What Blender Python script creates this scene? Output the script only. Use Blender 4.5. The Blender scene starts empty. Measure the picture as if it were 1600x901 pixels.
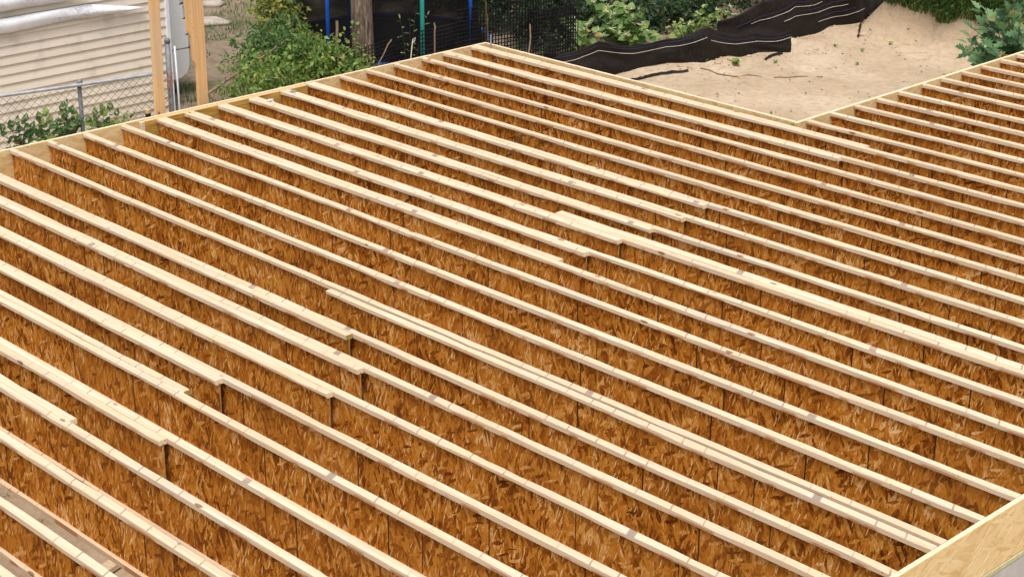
import bpy, math, random
from mathutils import Vector, Matrix, noise
random.seed(7)
R = math.radians
S = bpy.context.scene
COL = S.collection

# ------------------------------------------------------------------ camera
# X runs along the joists, Y across them, z = 0 is the top of the joists
F = 2783.08
CP = Vector((15.15556, -8.02970, 5.08583))
YAW, PITCH, ROLL = 2.36736222, 0.375644564, 0.00653911749
FW = Vector((math.cos(YAW)*math.cos(PITCH), math.sin(YAW)*math.cos(PITCH), -math.sin(PITCH)))
_r = FW.cross(Vector((0, 0, 1))).normalized(); _u = _r.cross(FW)
RT = math.cos(ROLL)*_r + math.sin(ROLL)*_u
UP = -math.sin(ROLL)*_r + math.cos(ROLL)*_u
cd = bpy.data.cameras.new('camera'); cam = bpy.data.objects.new('camera', cd); COL.objects.link(cam)
cd.sensor_width = 36; cd.lens = 36*F/1600; cd.clip_end = 800; cd.clip_start = 0.1
cam.matrix_world = Matrix(((RT.x, UP.x, -FW.x, CP.x), (RT.y, UP.y, -FW.y, CP.y), (RT.z, UP.z, -FW.z, CP.z), (0, 0, 0, 1)))
S.camera = cam
# ------------------------------------------------------------------ light
SUN_EL, SUN_AZ = R(66), R(-48)          # azimuth measured from +X towards +Y
w = bpy.data.worlds.new('World'); S.world = w; w.use_nodes = True
nt = w.node_tree; bg = nt.nodes['Background']
sky = nt.nodes.new('ShaderNodeTexSky'); sky.sky_type = 'NISHITA'; sky.sun_disc = False
sky.sun_elevation = SUN_EL; sky.sun_rotation = R(90) - SUN_AZ
sky.air_density = 1.0; sky.dust_density = 4.0; sky.ozone_density = 1.0
hs = nt.nodes.new('ShaderNodeHueSaturation'); hs.inputs['Saturation'].default_value = 0.28
nt.links.new(sky.outputs[0], hs.inputs['Color']); nt.links.new(hs.outputs[0], bg.inputs[0])
bg.inputs[1].default_value = 0.15
sl = bpy.data.lights.new('sun', 'SUN'); sl.energy = 1.5; sl.angle = R(14); sl.color = (1.0, 0.95, 0.88)
so = bpy.data.objects.new('sun', sl); COL.objects.link(so)
sd = Vector((math.cos(SUN_AZ)*math.cos(SUN_EL), math.sin(SUN_AZ)*math.cos(SUN_EL), math.sin(SUN_EL)))
so.rotation_euler = sd.to_track_quat('Z', 'Y').to_euler(); so.location = (0, 0, 30)
S.view_settings.view_transform = 'Standard'; S.view_settings.look = 'None'
S.cycles.max_bounces = 6; S.cycles.diffuse_bounces = 3; S.cycles.transparent_max_bounces = 8
S.view_settings.exposure = 0.35; S.view_settings.gamma = 1.0

# ------------------------------------------------------------------ where things stand
def ray(px, py): return FW + RT*((px-800)/F) - UP*((py-450.5)/F)
def at_z(px, py, z): d = ray(px, py); return CP + d*((z-CP.z)/d.z)
def at_x(px, py, x): d = ray(px, py); return CP + d*((x-CP.x)/d.x)
def at_y(px, py, y): d = ray(px, py); return CP + d*((y-CP.y)/d.y)
def at_d(px, py, dd): return CP + ray(px, py)*dd
GZ = -1.25

# ------------------------------------------------------------------ helpers
def mesh_obj(name, verts, faces, mats, parent=None, smooth=False, midx=None):
    me = bpy.data.meshes.new(name); me.from_pydata(verts, [], faces)
    if not isinstance(mats, (list, tuple)): mats = [mats]
    for m in mats: me.materials.append(m)
    if midx: me.polygons.foreach_set('material_index', midx)
    if smooth: me.polygons.foreach_set('use_smooth', [True]*len(faces))
    me.update()
    o = bpy.data.objects.new(name, me); COL.objects.link(o)
    if parent: o.parent = parent
    return o
def empty(name, loc=(0, 0, 0)):
    o = bpy.data.objects.new(name, None); COL.objects.link(o); o.location = loc; o.empty_display_size = 0.1; return o
def tag(o, label=None, cat=None, group=None, kind=None):
    if label: o['label'] = label
    if cat: o['category'] = cat
    if group: o['group'] = group
    if kind: o['kind'] = kind
    return o
class MB:
    def __init__(s): s.v = []; s.f = []; s.m = []
    def face(s, f, m=0): s.f.append(f); s.m.append(m)
    def box(s, a, b, m=0, top=None):
        n = len(s.v); (x0, y0, z0), (x1, y1, z1) = a, b
        s.v += [(x0,y0,z0),(x1,y0,z0),(x1,y1,z0),(x0,y1,z0),(x0,y0,z1),(x1,y0,z1),(x1,y1,z1),(x0,y1,z1)]
        for k, q in enumerate(((0,3,2,1),(4,5,6,7),(0,1,5,4),(1,2,6,5),(2,3,7,6),(3,0,4,7))):
            s.face(tuple(n+i for i in q), top if (k == 1 and top is not None) else m)
    def bbox(s, a, b, bv=0.004, m=0, top=None):
        # box with chamfered edges
        x0,y0,z0 = a; x1,y1,z1 = b; n = len(s.v); c = bv
        def ring(z, i): return [(x0+i,y0+i if i else y0,z)]
        prof = [(z0, c), (z0+c, 0), (z1-c, 0), (z1, c)]
        for z, i in prof:
            s.v += [(x0+i+c,y0+i,z),(x1-i-c,y0+i,z),(x1-i,y0+i+c,z),(x1-i,y1-i-c,z),(x1-i-c,y1-i,z),(x0+i+c,y1-i,z),(x0+i,y1-i-c,z),(x0+i,y0+i+c,z)]
        for k in range(3):
            for j in range(8):
                s.face((n+k*8+j, n+k*8+(j+1)%8, n+k*8+8+(j+1)%8, n+k*8+8+j), m)
        s.face(tuple(n+7-j for j in range(8)), m); s.face(tuple(n+24+j for j in range(8)), m if top is None else top)
    def tube(s, pts, rad, n=6, m=0, cap=True):
        pts = [Vector(p) for p in pts]; base = len(s.v); k = len(pts)
        rads = rad if isinstance(rad, (list, tuple)) else [rad]*k
        prev = None
        for i, p in enumerate(pts):
            t = (pts[min(i+1, k-1)] - pts[max(i-1, 0)])
            t = t.normalized() if t.length > 1e-9 else Vector((0, 0, 1))
            a = prev if prev is not None else (Vector((0, 0, 1)) if abs(t.z) < 0.9 else Vector((1, 0, 0)))
            a = (a - t*a.dot(t)).normalized(); prev = a; b = t.cross(a)
            for j in range(n):
                g = 2*math.pi*j/n; q = p + (a*math.cos(g) + b*math.sin(g))*rads[i]; s.v.append(tuple(q))
        for i in range(k-1):
            for j in range(n):
                s.face((base+i*n+j, base+i*n+(j+1)%n, base+(i+1)*n+(j+1)%n, base+(i+1)*n+j), m)
        if cap:
            s.face(tuple(base+n-1-j for j in range(n)), m); s.face(tuple(base+(k-1)*n+j for j in range(n)), m)
    def build(s, name, mats, parent=None, smooth=False):
        return mesh_obj(name, s.v, s.f, mats, parent, smooth, s.m)
def n3(x, y=0.0, z=0.0): return noise.noise(Vector((x, y, z)))
def rnd(a, b): return random.uniform(a, b)

# ------------------------------------------------------------------ materials
class NT:
    def __init__(s, name, rough=0.7, spec=0.3):
        s.m = bpy.data.materials.new(name); s.m.use_nodes = True; s.t = s.m.node_tree
        s.b = s.t.nodes['Principled BSDF']; s.b.inputs['Roughness'].default_value = rough
        s.b.inputs['Specular IOR Level'].default_value = spec
    def n(s, ty, **kw):
        o = s.t.nodes.new(ty)
        for k, v in kw.items(): setattr(o, k, v)
        return o
    def put(s, sock, v):
        if v is None: return
        if isinstance(v, bpy.types.NodeSocket): s.t.links.new(v, sock)
        else: sock.default_value = v
    def math(s, op, a, b=None, c=None, clamp=False):
        o = s.n('ShaderNodeMath', operation=op); o.use_clamp = clamp
        s.put(o.inputs[0], a); s.put(o.inputs[1], b); s.put(o.inputs[2], c); return o.outputs[0]
    def vmath(s, op, a, b=None):
        o = s.n('ShaderNodeVectorMath', operation=op); s.put(o.inputs[0], a); s.put(o.inputs[1], b); return o.outputs[0]
    def mix(s, f, a, b, ty='MIX'):
        o = s.n('ShaderNodeMix', data_type='RGBA', blend_type=ty)
        s.put(o.inputs[0], f); s.put(o.inputs[6], c4(a)); s.put(o.inputs[7], c4(b)); return o.outputs[2]
    def ramp(s, f, stops, interp='LINEAR'):
        o = s.n('ShaderNodeValToRGB'); o.color_ramp.interpolation = interp; e = o.color_ramp.elements
        while len(e) < len(stops): e.new(0.5)
        for q, (p, c) in zip(e, stops): q.position = p; q.color = c4(c)
        s.put(o.inputs[0], f); return o.outputs[0]
    def step(s, f, a, b):
        o = s.n('ShaderNodeMapRange'); o.clamp = True; s.put(o.inputs[0], f); o.inputs[1].default_value = a; o.inputs[2].default_value = b
        return o.outputs[0]
    def noise(s, v, scale, det=3, rough=0.55, dim='3D'):
        o = s.n('ShaderNodeTexNoise', noise_dimensions=dim); s.put(o.inputs['W' if dim == '1D' else 'Vector'], v); o.inputs['Scale'].default_value = scale
        o.inputs['Detail'].default_value = det; o.inputs['Roughness'].default_value = rough; return o.outputs[0]
    def vor(s, v, scale, feat='F1', dim='3D', out='Distance', rnd=1.0):
        o = s.n('ShaderNodeTexVoronoi', voronoi_dimensions=dim, feature=feat)
        if dim == '1D': s.put(o.inputs['W'], v)
        else: s.put(o.inputs['Vector'], v)
        o.inputs['Scale'].default_value = scale; o.inputs['Randomness'].default_value = rnd; return o.outputs[out]
    def obj(s): return s.n('ShaderNodeTexCoord').outputs['Object']
    def seed(s): return s.n('ShaderNodeObjectInfo').outputs['Random']
    def sep(s, v):
        o = s.n('ShaderNodeSeparateXYZ'); s.put(o.inputs[0], v); return o.outputs
    def comb(s, x, y, z):
        o = s.n('ShaderNodeCombineXYZ'); s.put(o.inputs[0], x); s.put(o.inputs[1], y); s.put(o.inputs[2], z); return o.outputs[0]
    def bump(s, h, strength=0.3, dist=0.005):
        o = s.n('ShaderNodeBump'); s.put(o.inputs['Height'], h); o.inputs['Strength'].default_value = strength
        o.inputs['Distance'].default_value = dist; s.t.links.new(o.outputs[0], s.b.inputs['Normal'])
    def col(s, c): s.put(s.b.inputs['Base Color'], c4(c))
def c4(c):
    if isinstance(c, (tuple, list)) and len(c) == 3: return (c[0], c[1], c[2], 1.0)
    return c
def plain(name, c, rough=0.6, spec=0.3, metal=0.0, var=0.12, scale=8.0, bump=0.0):
    t = NT(name, rough, spec); o = t.obj(); t.b.inputs['Metallic'].default_value = metal
    nz = t.noise(o, scale, 4); f = t.step(nz, 0.3, 0.7)
    t.col(t.mix(f, tuple(x*(1-var) for x in c), tuple(min(1, x*(1+var)) for x in c)))
    if bump: t.bump(t.noise(o, scale*6, 4), bump, 0.004)
    return t.m

def lumber(name, lo, hi, ticks=True, axis='x'):
    t = NT(name, 0.8, 0.1); o = t.obj(); sd_ = t.seed(); x, y, z = t.sep(o)
    if axis == 'z': x, z = z, x
    off = t.math('MULTIPLY', sd_, 137.0)
    xo = t.math('ADD', x, off)
    g = t.noise(t.comb(t.math('MULTIPLY', xo, 1.1), t.math('MULTIPLY', y, 55), t.math('MULTIPLY', z, 55)), 1.0, 5, 0.6)
    blot = t.noise(t.comb(xo, y, z), 3.0, 3)
    c = t.mix(t.step(g, 0.28, 0.72), lo, hi)
    c = t.mix(t.step(blot, 0.42, 0.78), c, (hi[0]*0.93, hi[1]*0.80, hi[2]*0.66))
    tone = t.step(sd_, 0, 1)
    c = t.mix(t.math('MULTIPLY', tone, 0.34), c, (lo[0]*0.92, lo[1]*0.84, lo[2]*0.74))
    grey = t.noise(t.math('ADD', xo, 40.0), 0.7, 2, 0.5, '1D')
    c = t.mix(t.math('MULTIPLY', t.step(grey, 0.58, 0.74), 0.35), c, (0.52, 0.45, 0.37))
    nz = t.sep(t.n('ShaderNodeNewGeometry').outputs['Normal'])[2]
    top = t.step(nz, 0.4, 0.6)
    # knots
    kv = t.vor(t.comb(t.math('MULTIPLY', xo, 2.2), t.math('MULTIPLY', y, 6), t.math('MULTIPLY', z, 6)), 1.0)
    kn = t.math('SUBTRACT', 1.0, t.step(t.math('ADD', kv, t.math('MULTIPLY', blot, 0.05)), 0.10, 0.125), clamp=True)
    c = t.mix(t.math('MULTIPLY', kn, 0.8), c, (0.20, 0.075, 0.03))
    # small dark specks
    sp = t.vor(t.comb(xo, y, z), 26.0)
    spn = t.math('MULTIPLY', t.math('SUBTRACT', 1.0, t.step(sp, 0.09, 0.16), clamp=True), t.step(blot, 0.52, 0.60))
    c = t.mix(t.math('MULTIPLY', spn, 0.75), c, (0.13, 0.06, 0.035))
    if ticks:
        stn = t.math('MULTIPLY', t.step(t.noise(t.math('MULTIPLY', xo, 1.0), 2.6, 2, 0.6, '1D'), 0.53, 0.60), t.math('LESS_THAN', t.math('SUBTRACT', t.math('SUBTRACT', z, 0.337), t.math('MULTIPLY', g, 0.03)), 0.002))
        c = t.mix(t.math('MULTIPLY', t.math('MULTIPLY', stn, t.math('SUBTRACT', 1.0, top, clamp=True)), 0.75), c, (0.42, 0.17, 0.055))
        xs = t.math('ADD', xo, t.math('MULTIPLY', y, 0.45))
        de = t.vor(xs, 4.0, 'DISTANCE_TO_EDGE', '1D', rnd=0.85)
        tk = t.math('SUBTRACT', 1.0, t.step(de, 0.016, 0.036), clamp=True)
        gate = t.step(t.noise(xo, 0.55, 1, 0.5, '1D'), 0.47, 0.56)
        br = t.step(g, 0.30, 0.5)
        tk = t.math('MULTIPLY', t.math('MULTIPLY', tk, gate), t.math('MULTIPLY', br, top))
        c = t.mix(t.math('MULTIPLY', tk, 0.7), c, (0.19, 0.145, 0.12))
        sv = t.vor(t.math('ADD', t.math('ADD', xo, 11.3), t.math('MULTIPLY', y, 0.4)), 0.17, 'F1', '1D')
        st = t.math('SUBTRACT', 1.0, t.step(sv, 0.0042, 0.0062), clamp=True)
        bl = t.step(g, 0.36, 0.46)
        st = t.math('MULTIPLY', t.math('MULTIPLY', st, bl), top)
        c = t.mix(t.math('MULTIPLY', st, 0.65), c, (0.14, 0.10, 0.11))
    t.col(c); return t.m

def osb(name, stops, layers, dark=(0.05, 0.016, 0.005), tone=0.35, plane='xz', tint=(0.28, 0.10, 0.02), vert=(38.0, 9.0)):
    # strand board: flat chips laid over each other in several directions
    t = NT(name, 0.75, 0.08); o = t.obj(); sd_ = t.seed(); xyz = t.sep(o)
    x = xyz[0] if plane == 'xz' else xyz[1]
    x = t.math('ADD', x, t.math('MULTIPLY', sd_, 211.0)); z = t.math('ADD', xyz[2], t.math('MULTIPLY', sd_, 57.0))
    p0 = t.comb(x, z, 0.0)
    wn = t.n('ShaderNodeTexNoise', noise_dimensions='2D'); t.put(wn.inputs['Vector'], p0); wn.inputs['Scale'].default_value = 9.0; wn.inputs['Detail'].default_value = 1
    p = t.vmath('ADD', p0, t.vmath('MULTIPLY', t.vmath('SUBTRACT', wn.outputs[1], (0.5, 0.5, 0.5)), (0.022, 0.022, 0.0)))
    grain = t.noise(t.vmath('MULTIPLY', p, (vert[0]*2.7, vert[1]*4.2, 1)), 1.0, 3, 0.7, '2D')
    gs = t.math('MULTIPLY', t.math('SUBTRACT', grain, 0.5), 0.66)
    colr = None
    for k, (a, sl, sw, thr, gain) in enumerate(layers):
        mp = t.n('ShaderNodeMapping'); mp.vector_type = 'POINT'
        t.put(mp.inputs['Vector'], p); mp.inputs['Rotation'].default_value = (0, 0, R(-a)); mp.inputs['Location'].default_value = (3.1*k, 1.7*k, 0)
        sc = t.vmath('MULTIPLY', mp.outputs[0], (sl, sw, 1.0))
        v = t.n('ShaderNodeTexVoronoi', voronoi_dimensions='2D', feature='F1'); t.put(v.inputs['Vector'], sc); v.inputs['Scale'].default_value = 1.0
        rgb = t.sep(v.outputs['Color'])
        val = t.math('ADD', t.math('MULTIPLY', rgb[0], gain), t.math('ADD', gs, 0.5-gain*0.5))
        if k == 3: val = t.math('ADD', val, 0.25)
        colr2 = val
        if colr is None: colr = val
        else:
            mk = t.math('MULTIPLY', t.math('GREATER_THAN', rgb[1], thr), t.math('LESS_THAN', v.outputs['Distance'], 0.56))
            hm = t.n('ShaderNodeMix'); t.put(hm.inputs[0], mk); t.put(hm.inputs[2], colr); t.put(hm.inputs[3], val); colr = hm.outputs[0]
    h = colr
    big = t.noise(p0, 2.3, 2, 0.5, '2D')
    h = t.math('ADD', h, t.math('MULTIPLY', t.math('SUBTRACT', big, 0.5), -0.42*tone/0.35))
    c = t.ramp(h, stops)
    c = t.mix(t.math('MULTIPLY', sd_, tone*0.8), c, (stops[2][1][0]*1.05, stops[2][1][1]*1.18, stops[2][1][2]*1.9))
    c = t.mix(t.math('MULTIPLY', t.step(big, 0.55, 0.80), tone*0.7), c, tint)
    t.col(c); return t.m

M = {}
M['flange'] = lumber('flange_lumber', (0.58, 0.422, 0.268), (0.84, 0.712, 0.55))
M['post'] = lumber('post_lumber', (0.58, 0.34, 0.14), (0.84, 0.60, 0.35), ticks=False, axis='z')
M['sawn'] = lumber('sawn_edge', (0.80, 0.63, 0.43), (0.86, 0.73, 0.55), ticks=False)
M['bark'] = plain('wane_bark', (0.34, 0.12, 0.03), 0.85, var=0.5, scale=40)
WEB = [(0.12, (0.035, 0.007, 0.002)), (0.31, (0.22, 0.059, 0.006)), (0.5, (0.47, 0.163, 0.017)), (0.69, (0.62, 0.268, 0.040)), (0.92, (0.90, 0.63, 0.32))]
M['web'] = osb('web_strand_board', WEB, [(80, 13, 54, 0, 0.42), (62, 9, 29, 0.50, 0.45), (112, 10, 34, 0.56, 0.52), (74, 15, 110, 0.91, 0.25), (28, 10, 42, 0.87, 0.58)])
M['web_edge'] = plain('web_cut_end', (0.40, 0.25, 0.09), 0.8, var=0.3, scale=60)
M['glue'] = plain('dark_glue_joint', (0.03, 0.012, 0.008), 0.6)
RIM = [(0.0, (0.40, 0.23, 0.08)), (0.25, (0.60, 0.40, 0.17)), (0.5, (0.70, 0.51, 0.25)), (0.75, (0.76, 0.58, 0.32)), (1.0, (0.84, 0.71, 0.47))]
M['rim_y'] = osb('rim_strand_board_y', RIM, [(4, 5, 30, 0, 0.40), (24, 5, 34, 0.5, 0.45), (-22, 6, 40, 0.55, 0.5), (40, 9, 60, 0.95, 0.30)], dark=(0.30, 0.16, 0.05), tone=0.12, plane='yz', tint=(0.55, 0.36, 0.16), vert=(8.0, 40.0))
M['rim_x'] = osb('rim_strand_board_x', RIM, [(4, 5, 30, 0, 0.40), (24, 5, 34, 0.5, 0.45), (-22, 6, 40, 0.55, 0.5), (40, 9, 60, 0.95, 0.30)], dark=(0.30, 0.16, 0.05), tone=0.12, plane='xz', tint=(0.55, 0.36, 0.16), vert=(8.0, 40.0))
def lvl_mat():
    t = NT('laminated_veneer', 0.65, 0.3); o = t.obj(); x, y, z = t.sep(o)
    g = t.noise(t.comb(t.math('MULTIPLY', x, 20), t.math('MULTIPLY', y, 3.0), t.math('MULTIPLY', z, 30)), 1.0, 5, 0.65)
    c = t.ramp(g, [(0.25, (0.17, 0.075, 0.012)), (0.45, (0.42, 0.24, 0.05)), (0.6, (0.56, 0.34, 0.085)), (0.8, (0.66, 0.44, 0.15))])
    t.col(c); t.bump(g, 0.3, 0.004); return t.m
M['lvl'] = lvl_mat()
M['sill'] = plain('treated_sill_lumber', (0.50, 0.46, 0.26), 0.8, var=0.15, scale=20, bump=0.2)
M['olive'] = plain('treated_cut_end', (0.36, 0.29, 0.07), 0.8, var=0.25, scale=50)
M['concrete'] = plain('concrete_wall', (0.44, 0.42, 0.40), 0.85, var=0.13, scale=5, bump=0.3)
M['galv'] = plain('galvanised_steel', (0.52, 0.54, 0.57), 0.4, 0.5, metal=0.7, var=0.2, scale=12)
M['oldsteel'] = plain('weathered_steel_pipe', (0.20, 0.20, 0.205), 0.6, 0.4, metal=0.3, var=0.3, scale=14)
M['greenwire'] = plain('green_coated_wire', (0.035, 0.10, 0.065), 0.5)
M['whiteplastic'] = plain('white_plastic', (0.66, 0.68, 0.70), 0.4, 0.4, var=0.06)
M['ink'] = plain('black_stamp_ink', (0.035, 0.025, 0.02), 0.7)
M['black'] = plain('black_rubber', (0.012, 0.012, 0.014), 0.6)
M['orange'] = plain('orange_string', (0.55, 0.16, 0.06), 0.7)

# ================================================================== ground
def mound(x, y):
    # bank beyond the notch of the building, grass on its top
    e = 14.30 + 0.06*(x-0.4) + 0.25*n3(x*1.3, 3.3)
    a = max(0.0, min(1.0, (y - e)/0.45)); a = a*a*(3-2*a)
    m = max(0.0, min(1.0, (x + 0.55)/0.8)); m = m*m*(3-2*m)
    q = max(0.0, min(1.0, (x + 2.6)/1.2))
    return 0.70*a*m + 0.0*q
def fence_line(t): return None
SILT = [(-2.9, 8.2), (-2.15, 9.2), (-1.62, 10.05), (-1.15, 10.75), (-0.60, 11.22), (-0.55, 12.15), (-0.52, 13.0), (-0.62, 13.9), (-0.75, 14.9), (-1.05, 16.3), (-1.4, 18.5)]
def dist_silt(x, y):
    b = 1e9; p = Vector((x, y))
    for a, c in zip(SILT[:-1], SILT[1:]):
        a = Vector(a); c = Vector(c); d = c-a; t = max(0, min(1, (p-a).dot(d)/d.length_squared)); b = min(b, (p-(a+d*t)).length)
    return b
def gz(x, y):
    z = GZ + 0.04*n3(x*0.5, y*0.5) + 0.03*n3(x*1.7+5, y*1.7) + 0.020*n3(x*4.2, y*4.2, 2)
    z += mound(x, y)
    if 0.05 < x < 10.4 and y < 6.25 and y > -6: z += 0.30
    elif 4.55 < x < 10.4 and 6.2 < y < 11.8: z += 0.30
    if -4 < x < 2.5 and 8 < y < 19:
        d = dist_silt(x, y); z += 0.10*math.exp(-(d/0.35)**2)*(0.6+0.6*n3(x*2.2, y*2.2, 9))
    return z
def axis(lo, hi, st, far):
    a = [lo]
    while a[-1] < hi: a.append(a[-1]+st)
    k = st; up = [a[-1]]
    while up[-1] < far: k *= 1.6; up.append(up[-1]+k)
    k = st; dn = [a[0]]
    while dn[-1] > -far: k *= 1.6; dn.append(dn[-1]-k)
    return dn[:0:-1] + a + up[1:]
_rs = random.Random(3)
DENTS = [(_rs.uniform(-1.2, 4.4), _rs.uniform(7.2, 14.2), _rs.uniform(0.09, 0.20), _rs.uniform(0.02, 0.05)) for _ in range(110)]
_gz0 = gz
def gz(x, y):
    z = _gz0(x, y)
    if -1.6 < x < 4.6 and 6.9 < y < 14.5:
        for a, b, r_, d_ in DENTS:
            q = ((x-a)**2 + (y-b)**2)/(r_*r_)
            if q < 6: z -= d_*(1-0.9*q)*math.exp(-q)
    return z
gx = axis(-10.5, 8.0, 0.09, 260); gy = axis(1.0, 19.0, 0.08, 260)
gv = [(x, y, gz(x, y)) for y in gy for x in gx]; nx = len(gx)
gf = [(j*nx+i, j*nx+i+1, (j+1)*nx+i+1, (j+1)*nx+i) for j in range(len(gy)-1) for i in range(nx-1)]
def ground_mat():
    t = NT('sand_and_dirt', 0.95, 0.1); o = t.obj(); x, y, z = t.sep(o)
    n1 = t.noise(o, 0.9, 5, 0.6); n2 = t.noise(o, 9.0, 5, 0.65); n4 = t.noise(o, 60.0, 3, 0.7)
    sand = t.mix(t.step(n1, 0.35, 0.7), (0.58, 0.455, 0.325), (0.43, 0.32, 0.21))
    sand = t.mix(t.math('MULTIPLY', t.step(n2, 0.46, 0.72), 0.7), sand, (0.37, 0.26, 0.155))
    sand = t.mix(t.math('MULTIPLY', t.step(n4, 0.60, 0.70), 0.55), sand, (0.26, 0.17, 0.10))
    peb = t.vor(o, 22.0); pm = t.math('MULTIPLY', t.math('SUBTRACT', 1.0, t.step(peb, 0.10, 0.16), clamp=True), t.step(n1, 0.46, 0.56))
    sand = t.mix(t.math('MULTIPLY', pm, 0.7), sand, (0.17, 0.12, 0.085))
    dirt = t.mix(t.step(n2, 0.3, 0.7), (0.20, 0.145, 0.10), (0.33, 0.26, 0.19))
    dirt = t.mix(t.math('MULTIPLY', t.step(n1, 0.5, 0.6), 0.7), dirt, (0.06, 0.085, 0.025))
    # the yard beyond the safety mesh is soil, the building plot is sand
    side = t.math('SUBTRACT', t.math('MULTIPLY', x, -1.0), t.math('MULTIPLY', t.math('SUBTRACT', y, 8.2), -0.22))
    side = t.math('ADD', side, t.math('MULTIPLY', t.math('SUBTRACT', n1, 0.5), 0.8))
    yard = t.step(side, 2.5, 2.9)
    c = t.mix(yard, sand, dirt)
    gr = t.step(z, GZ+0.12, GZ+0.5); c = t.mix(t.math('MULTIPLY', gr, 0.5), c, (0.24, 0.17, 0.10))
    t.col(c); t.bump(t.math('ADD', n2, t.math('MULTIPLY', n4, 0.5)), 0.6, 0.03); return t.m
M['ground'] = ground_mat()
tag(mesh_obj('ground', gv, gf, M['ground'], smooth=True), 'pale sandy soil and bare dirt around the floor frame', kind='structure')

# ================================================================== floor frame
D = 0.375; FH = 0.038; WT = 0.0095
def flange(name, L, wd, parent, y0, z0, seed, bottom=False):
    st = max(2, int(L/0.14)); rs = random.Random(seed)
    v = []; f = []; mi = []
    bow = rs.uniform(0, 50); chip = [0.0]*(st+1); chip2 = [0.0]*(st+1); wane = [0.0]*(st+1)
    for _ in range(int(L*1.8)):
        k = rs.randrange(st+1); a = rs.uniform(0.003, 0.011)
        tgt = rs.choice((chip, chip2))
        for d in range(-1, 2):
            if 0 <= k+d <= st: tgt[k+d] = max(tgt[k+d], a*(1 if d == 0 else 0.4))
    for _ in range(rs.randrange(0, 3) + (1 if rs.random() < .5 else 0)):
        k = rs.randrange(st+1); ln = rs.randrange(2, 10); a = rs.uniform(0.006, 0.015)
        for d in range(-ln, ln+1):
            if 0 <= k+d <= st: wane[k+d] = max(wane[k+d], a*(1-(d/(ln+1))**2))
    for k in range(st+1):
        x = L*k/st
        off = 0.006*n3(x*0.3, bow) + 0.0025*n3(x*1.5, bow, 3); zo = 0.003*n3(x*0.3, bow, 8)
        w2 = 0.0012*n3(x*3, bow, 5)
        a = 0.002+chip[k]; b = 0.002+chip2[k]; c = 0.002+wane[k]; e = 0.002
        ya = y0+off-w2; yb = y0+wd+off+w2; za = z0+zo; zb = z0+FH+zo
        v += [(x, ya, zb-a), (x, ya+a, zb), (x, yb-b, zb), (x, yb, zb-b), (x, yb, za+e), (x, yb-e, za), (x, ya+c*1.1, za), (x, ya, za+c)]
    for k in range(st):
        for j in range(8):
            f.append((k*8+j, k*8+8+j, k*8+8+(j+1) % 8, k*8+(j+1) % 8))
            mi.append(1 if (j in (6,) and (wane[k] > 0.004 or wane[k+1] > 0.004)) else 0)
    f.append(tuple(range(8))); mi.append(2); f.append(tuple(st*8+7-j for j in range(8))); mi.append(2)
    return mesh_obj(name, v, f, [M['flange'], M['bark'], M['sawn'] if seed % 3 else M['olive']], parent, False, mi)
JOISTS = {}
def joist(key, u0, u1, vf, wd, label, group, seams=None, name='floor_joist'):
    rs = random.Random(hash(str(key)) % 9999 if False else sum(ord(ch)*31**i for i, ch in enumerate(str(key))) % 99991)
    L = u1-u0; e = empty(name, (u0, vf, -D)); sd_ = rs.randrange(100000)
    flange('top_flange', L, wd, e, 0, D-FH, sd_); flange('bottom_flange', L, wd, e, 0, 0, sd_+1, True)
    yc = wd/2
    cuts = [0.0]; x = rs.uniform(0.35, 1.2)
    while x < L-0.12:
        cuts.append(x); x += rs.choice((1.22, 1.22, 1.22, 0.8, 0.3, 1.0)) + rs.uniform(-0.02, 0.02)
    cuts.append(L)
    m = MB(); m.box((0.004, yc-0.003, FH-0.006), (L-0.004, yc+0.003, D-FH+0.006)); m.build('web_core', M['glue'], e)
    for a, b in zip(cuts[:-1], cuts[1:]):
        g = rs.choice((0.0025, 0.005, 0.006)); dy = rs.uniform(-0.0012, 0.0012); t = WT/2
        m = MB(); x0 = a+(g if a > 0 else 0); x1 = b-(g if b < L else 0)
        m.box((0, yc-t+dy, FH-0.008), (x1-x0, yc+t+dy, D-FH+0.008))
        p = m.build('web_panel', [M['web'], M['web_edge']], e); p.location.x = x0
        me = p.data; me.polygons[3].material_index = 1 if b >= L else 0
    tag(e, label, 'floor joist', group); JOISTS[key] = (e, u0, u1, vf, wd); return e
ORD = ['first','second','third','fourth','fifth','sixth','seventh','eighth','ninth','tenth','eleventh','twelfth','thirteenth','fourteenth','fifteenth','sixteenth','seventeenth','eighteenth','nineteenth','twentieth','twenty-first','twenty-second','twenty-third','twenty-fourth','twenty-fifth','twenty-sixth','twenty-seventh','twenty-eighth','twenty-ninth','thirtieth']
NW, WW = 0.059, 0.089
UF = 10.478
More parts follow.
